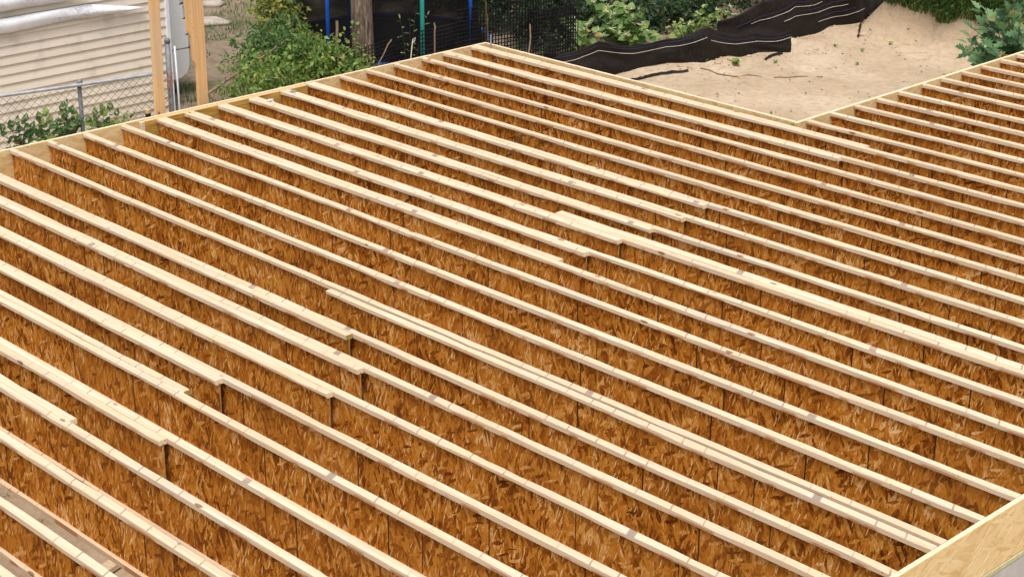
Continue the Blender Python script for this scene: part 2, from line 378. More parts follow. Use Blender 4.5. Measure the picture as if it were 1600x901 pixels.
# index: (back edge, wide?, end of back length, step on which side)
spec = {15: (6.198, 5.607, 'b'), 14: (5.745, 5.644, 'f'), 9: (3.728, 5.661, 'f'), 8: (3.326, 5.761, 'f'), 7: (2.905, 5.758, 'f'), 6: (2.507, 5.755, 'f'),
        5: (2.088, 5.776, 'f'), 4: (1.745, 5.751, 'b'), -1: (-0.427, 5.779, 'f'), -2: (-0.756, 6.303, 'f'), -3: (-1.161, 6.465, 'f'), -4: (-1.573, 5.774, 'f'),
        -5: (-1.905, 5.771, 'b'), -6: (-2.380, 6.29, 'f'), -7: (-2.70, 5.638, 'b')}
full = {13: 5.292, 12: 4.868, 11: 4.463, 10: 4.076, 3: 1.243, 2: 0.808, 1: 0.408, 0: 0.0, -8: -3.207, -9: -3.657, -10: -4.063, -11: -4.47, -12: -4.876, -13: -5.283}
for i in range(15, -14, -1):
    o = ORD[15-i]; u0 = 0.075 if 4 <= i <= 8 else 0.006
    if i in spec:
        back, ue, side = spec[i]
        near, far = back-2*NW-0.002, back-NW
        joist((i, 'b'), u0, ue, near if side == 'f' else far, NW, 'short I-joist ending at mid-span %s its mate, %s line from the far edge board' % ('before' if side == 'f' else 'behind', o), 'short joists lapped on the back half')
        joist((i, 'f'), u0, UF, far if side == 'f' else near, NW, 'long I-joist paired with a shorter one, %s joist line from the far edge board' % o, 'long joists of the lapped pairs')
    else:
        joist((i, 'n'), u0, UF, full[i], NW, 'single I-joist unbroken from back rim to front rim, %s joist from the far edge board' % o, 'single joists from rim to rim')
joist((6, 'x'), 4.906, UF, 2.514, WW, 'extra wide I-joist starting before mid-span, doubled against the tenth joist line', 'doubled joists')
joist((0, 'x'), 4.976, UF, -0.093, NW, 'extra narrow I-joist starting before mid-span just in front of the sixteenth joist', 'doubled joists')
Rv = [6.455, 6.868, 7.29, 7.69, 8.095, 8.545, 8.925, 9.345, 9.742, 10.15, 10.51, 10.95, 11.36]
for k, vv in enumerate(Rv):
    joist((16+k, 'r'), 4.648, UF, vv, NW, 'narrow I-joist of the right wing, %s from the inside corner beside the sand' % ORD[k], 'joists of the right wing')

def rim(name, a, b, mat, label, lens, axis_='y'):
    # rim made of butted boards, pale sawn top edge
    e = empty(name, a); t = a[0 if axis_ == 'x' else 1]; end = b[0 if axis_ == 'x' else 1]; k = 0
    while t < end-0.05:
        t2 = min(end, t+lens[k % len(lens)]); k += 1
        m = MB(); dz = rnd(-0.0015, 0.0015)
        if axis_ == 'y': m.bbox((0, t-a[1]+0.001, 0), (b[0]-a[0], t2-a[1]-0.001, b[2]-a[2]+dz), 0.002, 0, 1)
        else: m.bbox((t-a[0]+0.001, 0, 0), (t2-a[0]-0.001, b[1]-a[1], b[2]-a[2]+dz), 0.002, 0, 1)
        m.build('rim_board', [mat, M['sawn']], e); t = t2
    return tag(e, label, 'rim board')
rim('back_rim', (-0.034, -6.0, -D), (0.0, 6.351, 0.004), M['rim_y'], 'pale strand-board rim along the back ends of the joists', (3.66, 3.66, 2.4))
rim('side_rim', (0.002, 6.315, -D), (4.600, 6.351, 0.003), M['rim_x'], 'strand-board edge board parallel to the joists beside the sand', (3.1, 3.66), 'x')
rim('wing_rim', (4.604, 6.30, -D), (4.640, 11.8, 0.003), M['rim_y'], 'strand-board rim along the wing joists, running right from the inside corner', (2.9, 3.66))
rim('front_rim', (UF+0.003, -6.0, -D), (UF+0.038, 11.8, 0.003), M['rim_y'], 'strand-board rim across the front ends of the joists above concrete', (5.2, 3.66, 3.66))
m = MB(); m.box((4.582, 6.281, -D), (4.602, 6.313, -0.004)); tag(m.build('corner_block', M['olive']), 'small olive cut block in the inside corner of the rims', 'wood block')
# inner veneer board behind five joists
v0, v1 = 1.50, 3.585
e = empty('inner_header', (0.004, v0, -D))
m = MB(); m.bbox((0, 0, 0), (0.060, v1-v0, D-0.002), 0.003, 0, 1); m.build('veneer_board', [M['lvl'], M['post']], e)
m = MB(); m.bbox((0.0, -0.045, 0), (0.055, -0.002, D-0.006), 0.003); m.build('end_block', [M['flange']], e)
tag(e, 'amber veneer header board inside the back rim behind five joists', 'header board')

# sill plates, foundation, mid-span bearing beam
def sill(a, b, lab):
    m = MB(); m.bbox(a, b, 0.004); o = m.build('sill_plate', M['sill']); o['label'] = lab; o['category'] = 'sill plate'; return o
def found(a, b, lab):
    m = MB(); m.bbox(a, b, 0.01); o = m.build('foundation_wall', M['concrete']); o['label'] = lab; o['category'] = 'foundation wall'; return o
zs, zt = -D-0.040, -D-0.003
sill((-0.036, -6, zs), (0.104, 6.35, zt), 'treated sill plate under the back rim'); sill((UF-0.09, -6, zs), (UF+0.044, 11.8, zt), 'pale greenish sill plate under the front rim')
sill((0.106, 6.212, zs), (4.60, 6.352, zt), 'treated sill plate under the edge board beside the sand'); sill((4.50, 6.354, zs), (4.642, 11.8, zt), 'treated sill plate under the wing rim')
found((-0.040, -6, -1.8), (0.16, 6.355, zs-0.003), 'grey concrete foundation wall under the back rim'); found((UF-0.15, -6, -1.8), (UF+0.040, 11.8, zs-0.003), 'grey concrete foundation wall under the front rim, lower right')
found((0.162, 6.155, -1.8), (4.645, 6.356, zs-0.003), 'grey concrete foundation wall beside the sand'); found((4.445, 6.358, -1.8), (4.645, 11.8, zs-0.003), 'grey concrete foundation wall under the wing rim')
found((0.162, -6, -1.8), (UF-0.152, -5.8, zs-0.003), 'grey concrete foundation wall on the near left side')
e = empty('bearing_beam', (5.55, -1.7, -1.25))
m = MB(); m.bbox((0, 0, 0.60), (0.26, 13.2, 0.872), 0.005); m.build('beam', M['lvl'], e)
for k in range(6):
    m = MB(); m.bbox((0.06, 0.6+2.3*k, -0.1), (0.2, 0.74+2.3*k, 0.597), 0.005); m.build('support_post', M['post'], e)
tag(e, 'veneer bearing beam on short posts under the joists at mid-span', 'beam')
# scrap block on the soil
p = at_z(172, 888, -0.95)
m = MB(); m.bbox((-0.045, -0.1, 0), (0.045, 0.1, 0.04), 0.003); o = m.build('scrap_block', M['flange']); o.location = (p.x, p.y, gz(p.x, p.y)+0.002); o.rotation_euler.z = 0.3
tag(o, 'small offcut block lying on the soil between the joists, lower left', 'wood block')
# steel bits at the header
def clip(px, py, lab, mt, rz):
    p = at_z(px, py, 0.03); m = MB()
    m.box((-0.035, -0.025, 0), (0.035, 0.025, 0.003)); m.box((0.032, -0.025, -0.06), (0.035, 0.025, -0.0005)); m.tube([(-0.02, 0, 0.003), (-0.02, 0, 0.007)], 0.004)
    o = m.build('metal_clip', mt); o.location = (p.x, p.y, 0.012); o.rotation_euler = (0.15, -0.25, rz); tag(o, lab, 'metal clip', 'clips on the header')
clip(421, 154, 'bent white metal clip sticking up between two joists at the header', M['whiteplastic'], 0.5)
clip(457, 140, 'flat grey metal clip on a joist end at the header', M['galv'], 0.2)
p = at_z(766.8, 71.5, 0.0); m = MB(); m.tube([(0, 0, -0.9), (0, 0, 0.125)], 0.0085, 8); 
for k in range(22): m.tube([(0, 0, 0.12-0.02*k), (0, 0, 0.126-0.02*k-0.012)], 0.0097, 8)
o = m.build('anchor_rod', M['galv']); o.location = (p.x, p.y, 0); tag(o, 'grey threaded steel rod standing by the far corner of the rim', 'steel rod')

# stamps on the webs
def text_mesh(txt, size):
    cu = bpy.data.curves.new('stamp', 'FONT'); cu.body = txt; cu.size = size; cu.extrude = 0.0002; cu.align_x = 'CENTER'; cu.space_line = 0.8
    to = bpy.data.objects.new('stamp', cu); COL.objects.link(to)
    dg = bpy.context.evaluated_depsgraph_get(); me = bpy.data.meshes.new_from_object(to.evaluated_get(dg))
    bpy.data.objects.remove(to); me.materials.clear(); me.materials.append(M['ink']); return me
TX = {}
def stamp(key, px, py, txt, size, flip=False):
    # the web that the eye meets at this place: nearest joist line first
    for e, u0, u1, vf, wd in sorted(JOISTS.values(), key=lambda q: q[3]):
        y = vf+wd/2-WT/2-0.0022; p = at_y(px, py, y)
        if u0 < p.x < u1 and p.z < 0: break
    p.z = max(-D+FH+0.015, min(p.z, -FH-size*1.1))
    if (txt, size) not in TX: TX[(txt, size)] = text_mesh(txt, size)
    o = bpy.data.objects.new('stamp', TX[(txt, size)]); COL.objects.link(o)
    pan = max((c for c in e.children if c.name.startswith('web_panel') and c.location.x <= p.x-u0+1e-6), key=lambda c: c.location.x)
    o.parent = pan; o.location = (p.x-u0-pan.location.x, y-vf, p.z+D); o.rotation_euler = (R(90), R(180) if flip else 0, 0) if not flip else (R(-90), R(180), 0)
    if flip: o.rotation_euler = (R(90), R(180), 0)
stamp((12, 'n'), 648, 143, 'BCI\n5000', 0.06); stamp((15, 'b'), 773, 91, 'BCI\n5000', 0.06); stamp((9, 'b'), 811, 216, 'BCI\n5000', 0.06)
stamp((1, 'n'), 104, 257, 'www.bc.com   ewp', 0.045); stamp((3, 'n'), 1100, 484, 'com.', 0.05, True); stamp((4, 'f'), 1082, 480, 'com.    ewp', 0.05, True)
stamp((2, 'n'), 1118, 582, 'com.', 0.05, True); stamp((10, 'n'), 1232, 281, 'BCI', 0.05); stamp((0, 'n'), 62, 277, 'www.bc', 0.045); stamp((7, 'f'), 1530, 512, 'com.  bc  www', 0.045, True)

# ================================================================== neighbouring house
HX = -3.80
def siding_mat():
    t = NT('vinyl_siding', 0.55, 0.3); o = t.obj(); x, y, z = t.sep(o); sd_ = t.seed()
    n1 = t.noise(t.comb(x, t.math('MULTIPLY', y, 0.6), t.math('MULTIPLY', z, 4)), 2.0, 4, 0.6); n2 = t.noise(o, 3.0, 4, 0.6)
    c = t.mix(t.step(n1, 0.3, 0.7), (0.70, 0.61, 0.51), (0.77, 0.69, 0.59))
    c = t.mix(t.math('MULTIPLY', sd_, 0.25), c, (0.57, 0.48, 0.37))
    c = t.mix(t.math('MULTIPLY', t.step(n2, 0.52, 0.74), 0.45), c, (0.32, 0.29, 0.27)); t.col(c); return t.m
M['siding'] = siding_mat()
M['trim'] = plain('white_trim', (0.74, 0.75, 0.78), 0.5, var=0.10, scale=20)
def flash_mat():
    t = NT('weathered_flashing', 0.6, 0.3); o = t.obj(); n1 = t.noise(o, 30, 4, 0.7); n2 = t.noise(o, 3, 3)
    c = t.mix(t.step(n1, 0.42, 0.7), (0.76, 0.77, 0.82), (0.36, 0.34, 0.38)); c = t.mix(t.step(n2, 0.35, 0.6), c, (0.80, 0.81, 0.84)); t.col(c); return t.m
M['flash'] = flash_mat()
HY0, HY1 = -4.0, 4.36
house = empty('house', (HX, HY1, GZ-0.05))
m = MB(); m.box((-5.0, HY0-HY1, -0.2), (-0.035, -0.01, 3.2)); m.build('wall_core', M['siding'], house)
course = 0.1143; k = 0; z = 0.02
while z < 3.1:
    vs = []; fs = []; segs = 36
    for j in range(segs+1):
        y = (HY0-HY1) + (HY1-HY0-0.012)*j/segs; wv = 0.0018*n3(y*1.3, k*7.7); zz = 0.0008*n3(y*0.8, k*3.1)
        vs += [(-0.034, y, z+zz-0.001), (-0.006+wv, y, z+zz), (-0.004+wv, y, z+zz+0.006), (-0.024+wv*0.5, y, z+zz+course-0.001), (-0.034, y, z+zz+course-0.001)]
    for j in range(segs):
        for q in range(4): fs.append((j*5+q, (j+1)*5+q, (j+1)*5+q+1, j*5+q+1))
    mesh_obj('siding_board', vs, fs, M['siding'], house); z += course; k += 1
m = MB(); m.bbox((-0.10, -0.012, -0.1), (0.012, 0.045, 3.1), 0.006); m.build('corner_trim', M['trim'], house)
def flashing(zb, y_end, hgt, ph, out):
    # wavy, curled white metal sheet hanging on the wall
    vs = []; fs = []; n = 60; r = 7; y0 = HY0-HY1; y1 = y_end-HY1
    for j in range(n+1):
        y = y0+(y1-y0)*j/n; tp = min(1.0, (y1-y)/0.9+0.12); wob = 0.022*n3(y*1.1, ph)+0.010*n3(y*4, ph)
        for q in range(r):
            a = q/(r-1); zz = zb + wob*(1-a) + hgt*tp*a; xo = out*math.sin(math.pi*(0.12+0.75*(1-a)))*(0.9+0.4*n3(y*1.6, ph, a*2)) + 0.006*n3(y*9, a*6, ph)
            vs.append((xo, y, zz-house.location.z))
    for j in range(n):
        for q in range(r-1): fs.append((j*r+q, (j+1)*r+q, (j+1)*r+q+1, j*r+q+1))
    o = mesh_obj('flashing', vs, fs, M['flash'], house, True); md = o.modifiers.new('thick', 'SOLIDIFY'); md.thickness = 0.006
flashing(0.15, 4.02, 0.17, 3.0, 0.07); flashing(0.40, 3.25, 0.26, 9.0, 0.09)
tag(house, 'beige vinyl-sided house wall with curled white flashing, upper left', 'house')

# white vehicle behind the house corner
vx = -4.35; vy = at_x(303, 95, vx).y - 0.54
car = empty('parked_vehicle', (vx, vy, GZ))
VB = at_x(300, 122, vx).z - GZ
prof = [(0.10, 0.00), (0.40, 0.02), (0.50, 0.08), (0.535, 0.18), (0.54, 0.40), (0.535, 0.42), (0.53, 0.43), (0.535, 0.44), (0.54, 0.58), (0.50, 0.585), (0.50, 0.60), (0.525, 0.605), (0.515, 0.80), (0.465, 0.806), (0.465, 0.82), (0.49, 0.826), (0.475, 1.00), (0.42, 1.006), (0.42, 1.02), (0.445, 1.026), (0.42, 1.25), (0.36, 1.50), (0.28, 1.66), (0.05, 1.70), (-1.3, 1.70), (-1.3, 0.0)]
vs = []; fs = []; xs = [(-1.9, 0.06), (-1.8, 0.0), (-0.12, 0.0), (-0.04, 0.02), (0.0, 0.07)]
for x, inn in xs:
    for y, z in prof: vs.append((x, (y-inn if y > 0 else y), VB+z*(1-inn*0.3)+inn*0.2))
npf = len(prof)
for a in range(len(xs)-1):
    for q in range(npf): fs.append((a*npf+q, a*npf+(q+1) % npf, (a+1)*npf+(q+1) % npf, (a+1)*npf+q))
fs.append(tuple(range(npf))[::-1]); fs.append(tuple((len(xs)-1)*npf+q for q in range(npf)))
M['car'] = plain('white_car_paint', (0.88, 0.89, 0.90), 0.25, 0.5, var=0.04); M['cardark'] = plain('dark_body_seam', (0.04, 0.045, 0.06), 0.5)
body = mesh_obj('body', vs, fs, M['car'], car)
m = MB(); m.box((-1.7, -1.0, VB+0.412), (-0.0, 0.5405, VB+0.424)); m.build('bumper_seam', M['cardark'], body)
for zz, w_ in ((VB+0.586, 0.518), (VB+0.807, 0.482), (VB+1.008, 0.438)):
    m = MB(); m.box((-0.5, w_-0.16, zz), (-0.008, w_-0.002, zz+0.016)); m.build('lamp_slot', M['cardark'], body)
for xx, yy in ((-0.75, 0.38), (-0.75, -1.1)):
    m = MB(); m.tube([(xx, yy-0.1, 0.33), (xx, yy+0.1, 0.33)], 0.33, 20); wl = m.build('wheel', M['black'], car)
    m = MB(); m.tube([(xx, yy-0.105, 0.33), (xx, yy+0.105, 0.33)], 0.19, 16); m.build('hub', M['galv'], wl)
tag(car, 'white rounded vehicle body with a dark seam, behind the house corner', 'vehicle')

# ------------------------------------------------------------------ two upright timbers outside the back rim
def timber(px0, px1, top, lab, notch=False):
    y0 = at_x(px0[0], px0[1], -0.25).y; y1 = at_x(px1[0], px1[1], -0.25).y
    m = MB(); m.bbox((-0.02, 0, 0), (0.02, y1-y0, top-GZ+0.1), 0.003)
    o = m.build('timber_post', M['post']); o.location = (-0.27, y0, GZ-0.1); o.rotation_euler = (0.006 if notch else -0.008, 0.01, 0)
    if notch:
        q = MB(); w2 = y1-y0; q.v = [(-0.019, -0.085, 2.10), (-0.019, -0.085, 2.9), (-0.019, -0.002, 2.9), (-0.019, -0.002, 1.72), (-0.019, -0.03, 1.78), (-0.019, -0.045, 2.04)]
        q.v += [(0.019, y, z) for _, y, z in q.v]; n = 6
        q.face((5, 4, 3, 2, 1, 0)); q.face((6, 7, 8, 9, 10, 11))
        for j in range(6): q.face((j, (j+1) % 6, 6+(j+1) % 6, 6+j))
        q.build('gusset', M['post'], o)
    tag(o, lab, 'timber post', 'upright timbers behind the back rim')
timber((242, 178), (256.5, 175), 2.2, 'upright pine timber behind the back rim, left of the pair')
timber((311, 163), (326, 160), 2.2, 'upright pine timber with a notched gusset near its top, right of the pair', True)

# ------------------------------------------------------------------ chain-link fence
A = Vector((-1.94, 0.98)); B = Vector((-1.585, 2.90)); dv = (B-A).normalized(); A0 = A - dv*4.5; LF = (B-A0).length
def fp(t, z, o=0.0): p = A0+dv*t; return (p.x+dv.y*o, p.y-dv.x*o, z)
RZ = -0.045
cl = empty('chain_link_fence', fp(LF, GZ)); cl_inv = Vector(cl.location)
def loc(p): return tuple(Vector(p)-cl_inv)
m = MB(); m.tube([loc(fp(t, RZ+0.004*n3(t*0.8)*2)) for t in [LF*i/20 for i in range(21)]], 0.021, 10); m.build('top_rail', M['galv'], cl, True)
tp = LF - (B-Vector(fp(0, 0)[:2])).length
ppx = at_x(127, 150, -1.78); tpost = (Vector((ppx.x, ppx.y))-A0).dot(dv)
for tt in (tpost, tpost-2.4):
    m = MB(); m.tube([loc(fp(tt, GZ-0.2, -0.045)), loc(fp(tt, RZ+0.015, -0.045))], 0.024, 10); lp = m.build('line_post', M['oldsteel'], cl, True)
    m = MB(); m.tube([loc(fp(tt, RZ-0.03, -0.045)), loc(fp(tt, RZ+0.02, -0.03)), loc(fp(tt, RZ+0.035, -0.005))], 0.03, 10); m.build('loop_cap', M['oldsteel'], lp, True)
m = MB(); m.tube([loc(fp(LF, GZ-0.2)), loc(fp(LF, 0.30))], 0.031, 12); m.tube([loc(fp(LF, 0.29)), loc(fp(LF, 0.325)), loc(fp(LF, 0.34))], [0.036, 0.034, 0.02], 12); m.build('end_post', M['oldsteel'], cl, True)
m = MB(); dx = 0.0435; rows = 28; dz = 0.043; vv = []
for i in range(int(LF/dx)):
    t0 = i*dx; pts = []
    for r_ in range(rows+1):
        s_ = 1 if (r_+i) % 2 else -1; tt = t0 + dx*(0.5 + 0.5*s_) + 0.006*n3(t0*2, r_*0.3)
        pts.append(loc(fp(tt, RZ-0.028-r_*dz+0.01*n3(t0*1.3, 4.4), 0.024+0.002*s_)))
    m.tube(pts, 0.0030, 3, cap=False)
tag(m.build('chain_link_mesh', M['greenwire'], cl), kind='stuff')
for tt, dzz in ((tpost-0.17, 0.0), (tpost+0.9, 0.0), (tpost-1.4, 0)):
    m = MB(); m.tube([loc(fp(tt, RZ+0.025, 0.01)), loc(fp(tt, RZ, 0.03)), loc(fp(tt+0.01, RZ-0.10, 0.028))], 0.003, 4); m.build('tie_wire', M['galv'], cl)
m = MB(); 
for q in range(5): m.tube([loc(fp(LF-0.10+0.01*q, RZ-0.02-0.03*q, 0.04)), loc(fp(LF, RZ+0.02-0.05*q, 0.046)), loc(fp(LF+0.045, RZ-0.03-0.02*q, 0.0))], 0.003, 4)
m.tube([loc(fp(LF-0.03, RZ-0.05, 0.045)), loc(fp(LF-0.05, RZ-0.3, 0.05)), loc(fp(LF-0.02, RZ-0.55, 0.045))], 0.003, 4); m.build('orange_string', M['orange'], cl)
tag(cl, 'green chain-link fence with galvanised top rail in front of the house', 'fence')
p = Vector(fp(LF+0.075, 0, 0.05)); m = MB(); m.tube([(0, 0, 0), (0.0, 0.0, 0.9), (0.0, -0.012, 1.50)], 0.011, 8); m.tube([(0, 0, 0.66), (0, 0, 0.70)], 0.016, 8, 1)
o = m.build('white_pipe', [M['whiteplastic'], M['black']], smooth=True); o.location = (p.x, p.y, GZ); tag(o, 'thin white plastic pipe standing against the fence end post', 'pipe')
pb = at_x(231, 174, -0.6); m = MB(); m.tube([(0, 0, 0), (0, 0, pb.z-GZ-0.02)], 0.03, 8); m.tube([(0, 0, pb.z-GZ-0.022), (0, 0, pb.z-GZ+0.018)], 0.026, 8, 1)
o = m.build('stake', [M['black'], M['post']]); o.location = (pb.x, pb.y, GZ); tag(o, 'short dark stake with a wooden top just behind the back rim', 'stake')

# ================================================================== foliage
def leaf_mat(name, c1, c2, c3, rough=0.5, back=1.25):
    t = NT(name, rough, 0.35); a = t.n('ShaderNodeAttribute', attribute_name='rnd'); sd_ = t.seed()
    f = t.math('FRACT', t.math('ADD', a.outputs['Fac'], sd_))
    c = t.ramp(f, [(0.0, c1), (0.55, c2), (0.93, c3), (1.0, (0.32, 0.22, 0.06))])
    bf = t.n('ShaderNodeNewGeometry').outputs['Backfacing']
    c = t.mix(bf, c, t.mix(1.0, c, (back, back, back*0.95), 'MULTIPLY')); t.col(c)
    tr = t.n('ShaderNodeBsdfTranslucent'); t.t.links.new(c, tr.inputs[0]); ms = t.n('ShaderNodeMixShader'); ms.inputs[0].default_value = 0.25
    t.t.links.new(t.b.outputs[0], ms.inputs[1]); t.t.links.new(tr.outputs[0], ms.inputs[2])
    t.t.links.new(ms.outputs[0], t.t.nodes['Material Output'].inputs[0]); return t.m
M['leaf_dark'] = leaf_mat('dark_green_leaf', (0.035, 0.085, 0.022), (0.075, 0.160, 0.045), (0.13, 0.23, 0.065))
M['leaf_mid'] = leaf_mat('mid_green_leaf', (0.060, 0.125, 0.020), (0.15, 0.245, 0.050), (0.30, 0.38, 0.09))
M['leaf_yel'] = leaf_mat('yellow_green_leaf', (0.09, 0.16, 0.02), (0.20, 0.27, 0.045), (0.42, 0.35, 0.09))
M['leaf_knot'] = leaf_mat('knotweed_leaf', (0.07, 0.155, 0.030), (0.14, 0.24, 0.055), (0.23, 0.32, 0.09))
M['leaf_blue'] = leaf_mat('bluish_green_leaf', (0.050, 0.125, 0.045), (0.105, 0.210, 0.085), (0.19, 0.31, 0.13))
M['flower'] = plain('cream_flowers', (0.56, 0.56, 0.34), 0.8, var=0.2, scale=60)
M['stem'] = plain('plant_stem', (0.12, 0.09, 0.04), 0.8, var=0.3, scale=20)
M['dead'] = plain('dead_twigs', (0.24, 0.16, 0.10), 0.85, var=0.3, scale=20)
M['grass'] = leaf_mat('long_grass', (0.025, 0.065, 0.014), (0.055, 0.120, 0.024), (0.12, 0.18, 0.04))
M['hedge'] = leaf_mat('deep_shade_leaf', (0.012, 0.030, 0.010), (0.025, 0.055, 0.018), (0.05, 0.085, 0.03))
def add_rnd(me, vals):
    at = me.attributes.new('rnd', 'FLOAT', 'FACE'); at.data.foreach_set('value', vals)
def rdir(up=0.0):
    while True:
        v = Vector((rnd(-1, 1), rnd(-1, 1), rnd(-1, 1)))
        if 0.05 < v.length < 1: break
    v.normalize(); v.z += up; return v.normalized()
def leaf_cloud(name, pts, size, mat, parent, droop=0.25, aspect=0.5, upn=0.6):
    # one small folded leaf at every point
    vs = []; fs = []; rv = []
    for p in pts:
        d = rdir(-droop); nn = (rdir(0) + Vector((0.35, -0.25, upn*1.6))).normalized(); sd2 = d.cross(nn)
        if sd2.length < 0.1: continue
        sd2.normalize(); nn = sd2.cross(d); s_ = size*rnd(0.6, 1.3); n = len(vs); b = p
        vs += [tuple(b), tuple(b+d*s_*0.45+sd2*s_*aspect*0.5+nn*s_*0.08), tuple(b+d*s_-nn*s_*0.12), tuple(b+d*s_*0.45-sd2*s_*aspect*0.5+nn*s_*0.08), tuple(b+d*s_*0.5)]
        r_ = random.random()*0.97; fs += [(n, n+1, n+2, n+4), (n, n+4, n+2, n+3)]; rv += [r_, min(0.97, r_+0.05)]
    o = mesh_obj(name, vs, fs, mat, parent); add_rnd(o.data, rv); tag(o, kind='stuff'); return o
def sprays(center, rad, n, per, rng=0.14, flat=0.8):
    # leaf positions gathered along twigs so that the crown has clumps and gaps
    out = []
    for _ in range(n):
        d = rdir(0.25); r_ = random.random()**0.35; tip = Vector((d.x*rad[0]*r_, d.y*rad[1]*r_, d.z*rad[2]*r_))
        if tip.z < -rad[2]*0.9: continue
        ax = (d + rdir()*0.8).normalized()
        for q in range(per):
            out.append(center + tip + ax*rng*(q/per-0.3)*2 + Vector((rnd(-1, 1), rnd(-1, 1), rnd(-1, 1)*flat))*rng*0.35)
    return out
def stems(parent, base, tips, r0=0.012, mat=None, name='stem'):
    m = MB()
    for tp_ in tips:
        b = base + Vector((rnd(-0.08, 0.08), rnd(-0.08, 0.08), -0.05)); mid = (b+tp_)*0.5 + Vector((rnd(-0.12, 0.12), rnd(-0.12, 0.12), 0.10))
        m.tube([b, b.lerp(mid, 0.5)+Vector((0, 0, 0.05)), mid, mid.lerp(tp_, 0.6), tp_], [r0, r0*0.85, r0*0.7, r0*0.5, r0*0.2], 5)
    return m.build(name, mat or M['stem'], parent)
def shrub(name, px, py, dist, rad, n, per, size, mat, lab, cat='shrub', aspect=0.5, group=None, rng=0.14):
    # crown centred where the picture shows it, at a chosen distance, stems down to the ground
    c = at_d(px, py, dist); g = gz(c.x, c.y); e = empty(name, (c.x, c.y, g)); cc = Vector((0, 0, c.z-g))
    pts = sprays(cc, rad, n, per, rng); pts = [p for p in pts if p.z > 0.02]
    leaf_cloud('foliage', pts, size, mat, e, aspect=aspect)
    stems(e, Vector((0, 0, 0)), [cc + Vector((rnd(-.7, .7)*rad[0], rnd(-.7, .7)*rad[1], rnd(-.2, .8)*rad[2])) for _ in range(9)])
    return tag(e, lab, cat, group)
# the big mixed bush behind the back rim
shrub('bush', 410, 138, 21.4, (0.48, 0.48, 0.34), 120, 13, 0.078, M['leaf_mid'], 'dense green bush low behind the back rim, right of the timbers')
shrub('bush', 478, 108, 22.1, (0.52, 0.50, 0.34), 140, 13, 0.080, M['leaf_mid'], 'rounded green bush with dead twigs, left of the blue pole')
shrub('bush', 435, 92, 22.3, (0.45, 0.45, 0.34), 90, 15, 0.115, M['leaf_dark'], 'feathery dark green bush at the centre of the thicket', aspect=0.30, rng=0.2)
shrub('bush', 532, 108, 22.0, (0.36, 0.34, 0.18), 95, 12, 0.075, M['leaf_mid'], 'small light green bush against the black mesh, beside the back rim')
shrub('vine_bush', 432, 28, 23.2, (0.22, 0.30, 0.42), 95, 12, 0.085, M['leaf_yel'], 'yellow-green leafy vine climbing by the teal pole')
shrub('bush', 455, 70, 23.0, (0.30, 0.34, 0.20), 70, 12, 0.085, M['leaf_yel'], 'light yellow-green bush top between the teal and blue poles')
# dead branch leaning out of the thicket
e = MB(); a = at_d(322, 148, 21.0); b = at_d(450, 62, 22.0); pts = [a.lerp(b, i/7)+Vector((0, 0, 0.03*n3(i*0.7, 2))) for i in range(8)]
e.tube(pts, [0.022, 0.021, 0.020, 0.018, 0.016, 0.013, 0.010, 0.006], 6)
for k in range(9):
    q = pts[k % 6]; e.tube([q, q+Vector((rnd(-.2, .2), rnd(-.2, .2), -0.15)), q+Vector((rnd(-.3, .3), rnd(-.3, .3), -0.45))], [0.007, 0.006, 0.003], 4)
a = Vector(a); e.tube([a, Vector((a.x+0.1, a.y-0.15, gz(a.x, a.y)-0.05))], 0.022, 6)
tag(e.build('dead_branch', M['dead']), 'bare dead branch leaning out of the thicket beside the right timber', 'branch')

# ------------------------------------------------------------------ leafy plants with leaves one can count
def leaf_mesh(name, kind, mat):
    if kind == 'ovate': out = [(0, 0), (0.20, 0.30), (0.40, 0.40), (0.62, 0.36), (0.84, 0.18), (1.0, 0)]
    elif kind == 'heart': out = [(-0.02, 0), (-0.10, 0.20), (0.05, 0.42), (0.35, 0.46), (0.68, 0.28), (1.0, 0)]
    elif kind == 'lance': out = [(0, 0), (0.25, 0.12), (0.5, 0.15), (0.75, 0.10), (1.0, 0)]
    else: out = [(0, 0), (0.10, 0.14), (0.26, 0.42), (0.34, 0.22), (0.52, 0.40), (0.58, 0.18), (0.76, 0.24), (0.80, 0.10), (1.0, 0)]
    vs = []; fs = []; n = len(out)
    for x, y in out: vs.append((x, 0, -0.18*x*x + 0.04*x))
    for x, y in out: vs.append((x, y, -0.20*x*x + 0.05*x + y*0.22))
    for x, y in out: vs.append((x, -y, -0.20*x*x + 0.05*x + y*0.22))
    for i in range(n-1):
        fs.append((i, i+1, n+i+1, n+i)); fs.append((i, 2*n+i, 2*n+i+1, i+1))
    me = bpy.data.meshes.new(name); me.from_pydata(vs, [], [f for f in fs]); me.materials.append(mat); add_rnd(me, [0.0]*len(fs)); return me
LM = {('ovate', 'knot'): leaf_mesh('leaf', 'ovate', M['leaf_knot']), ('heart', 'knot'): leaf_mesh('leaf', 'heart', M['leaf_knot']), ('heart', 'mid'): leaf_mesh('leaf', 'heart', M['leaf_mid']),
      ('heart', 'dark'): leaf_mesh('leaf', 'heart', M['leaf_dark']), ('lance', 'mid'): leaf_mesh('leaf', 'lance', M['leaf_mid']), ('tooth', 'blue'): leaf_mesh('leaf', 'tooth', M['leaf_blue']), ('ovate', 'mid'): leaf_mesh('leaf', 'ovate', M['leaf_mid'])}
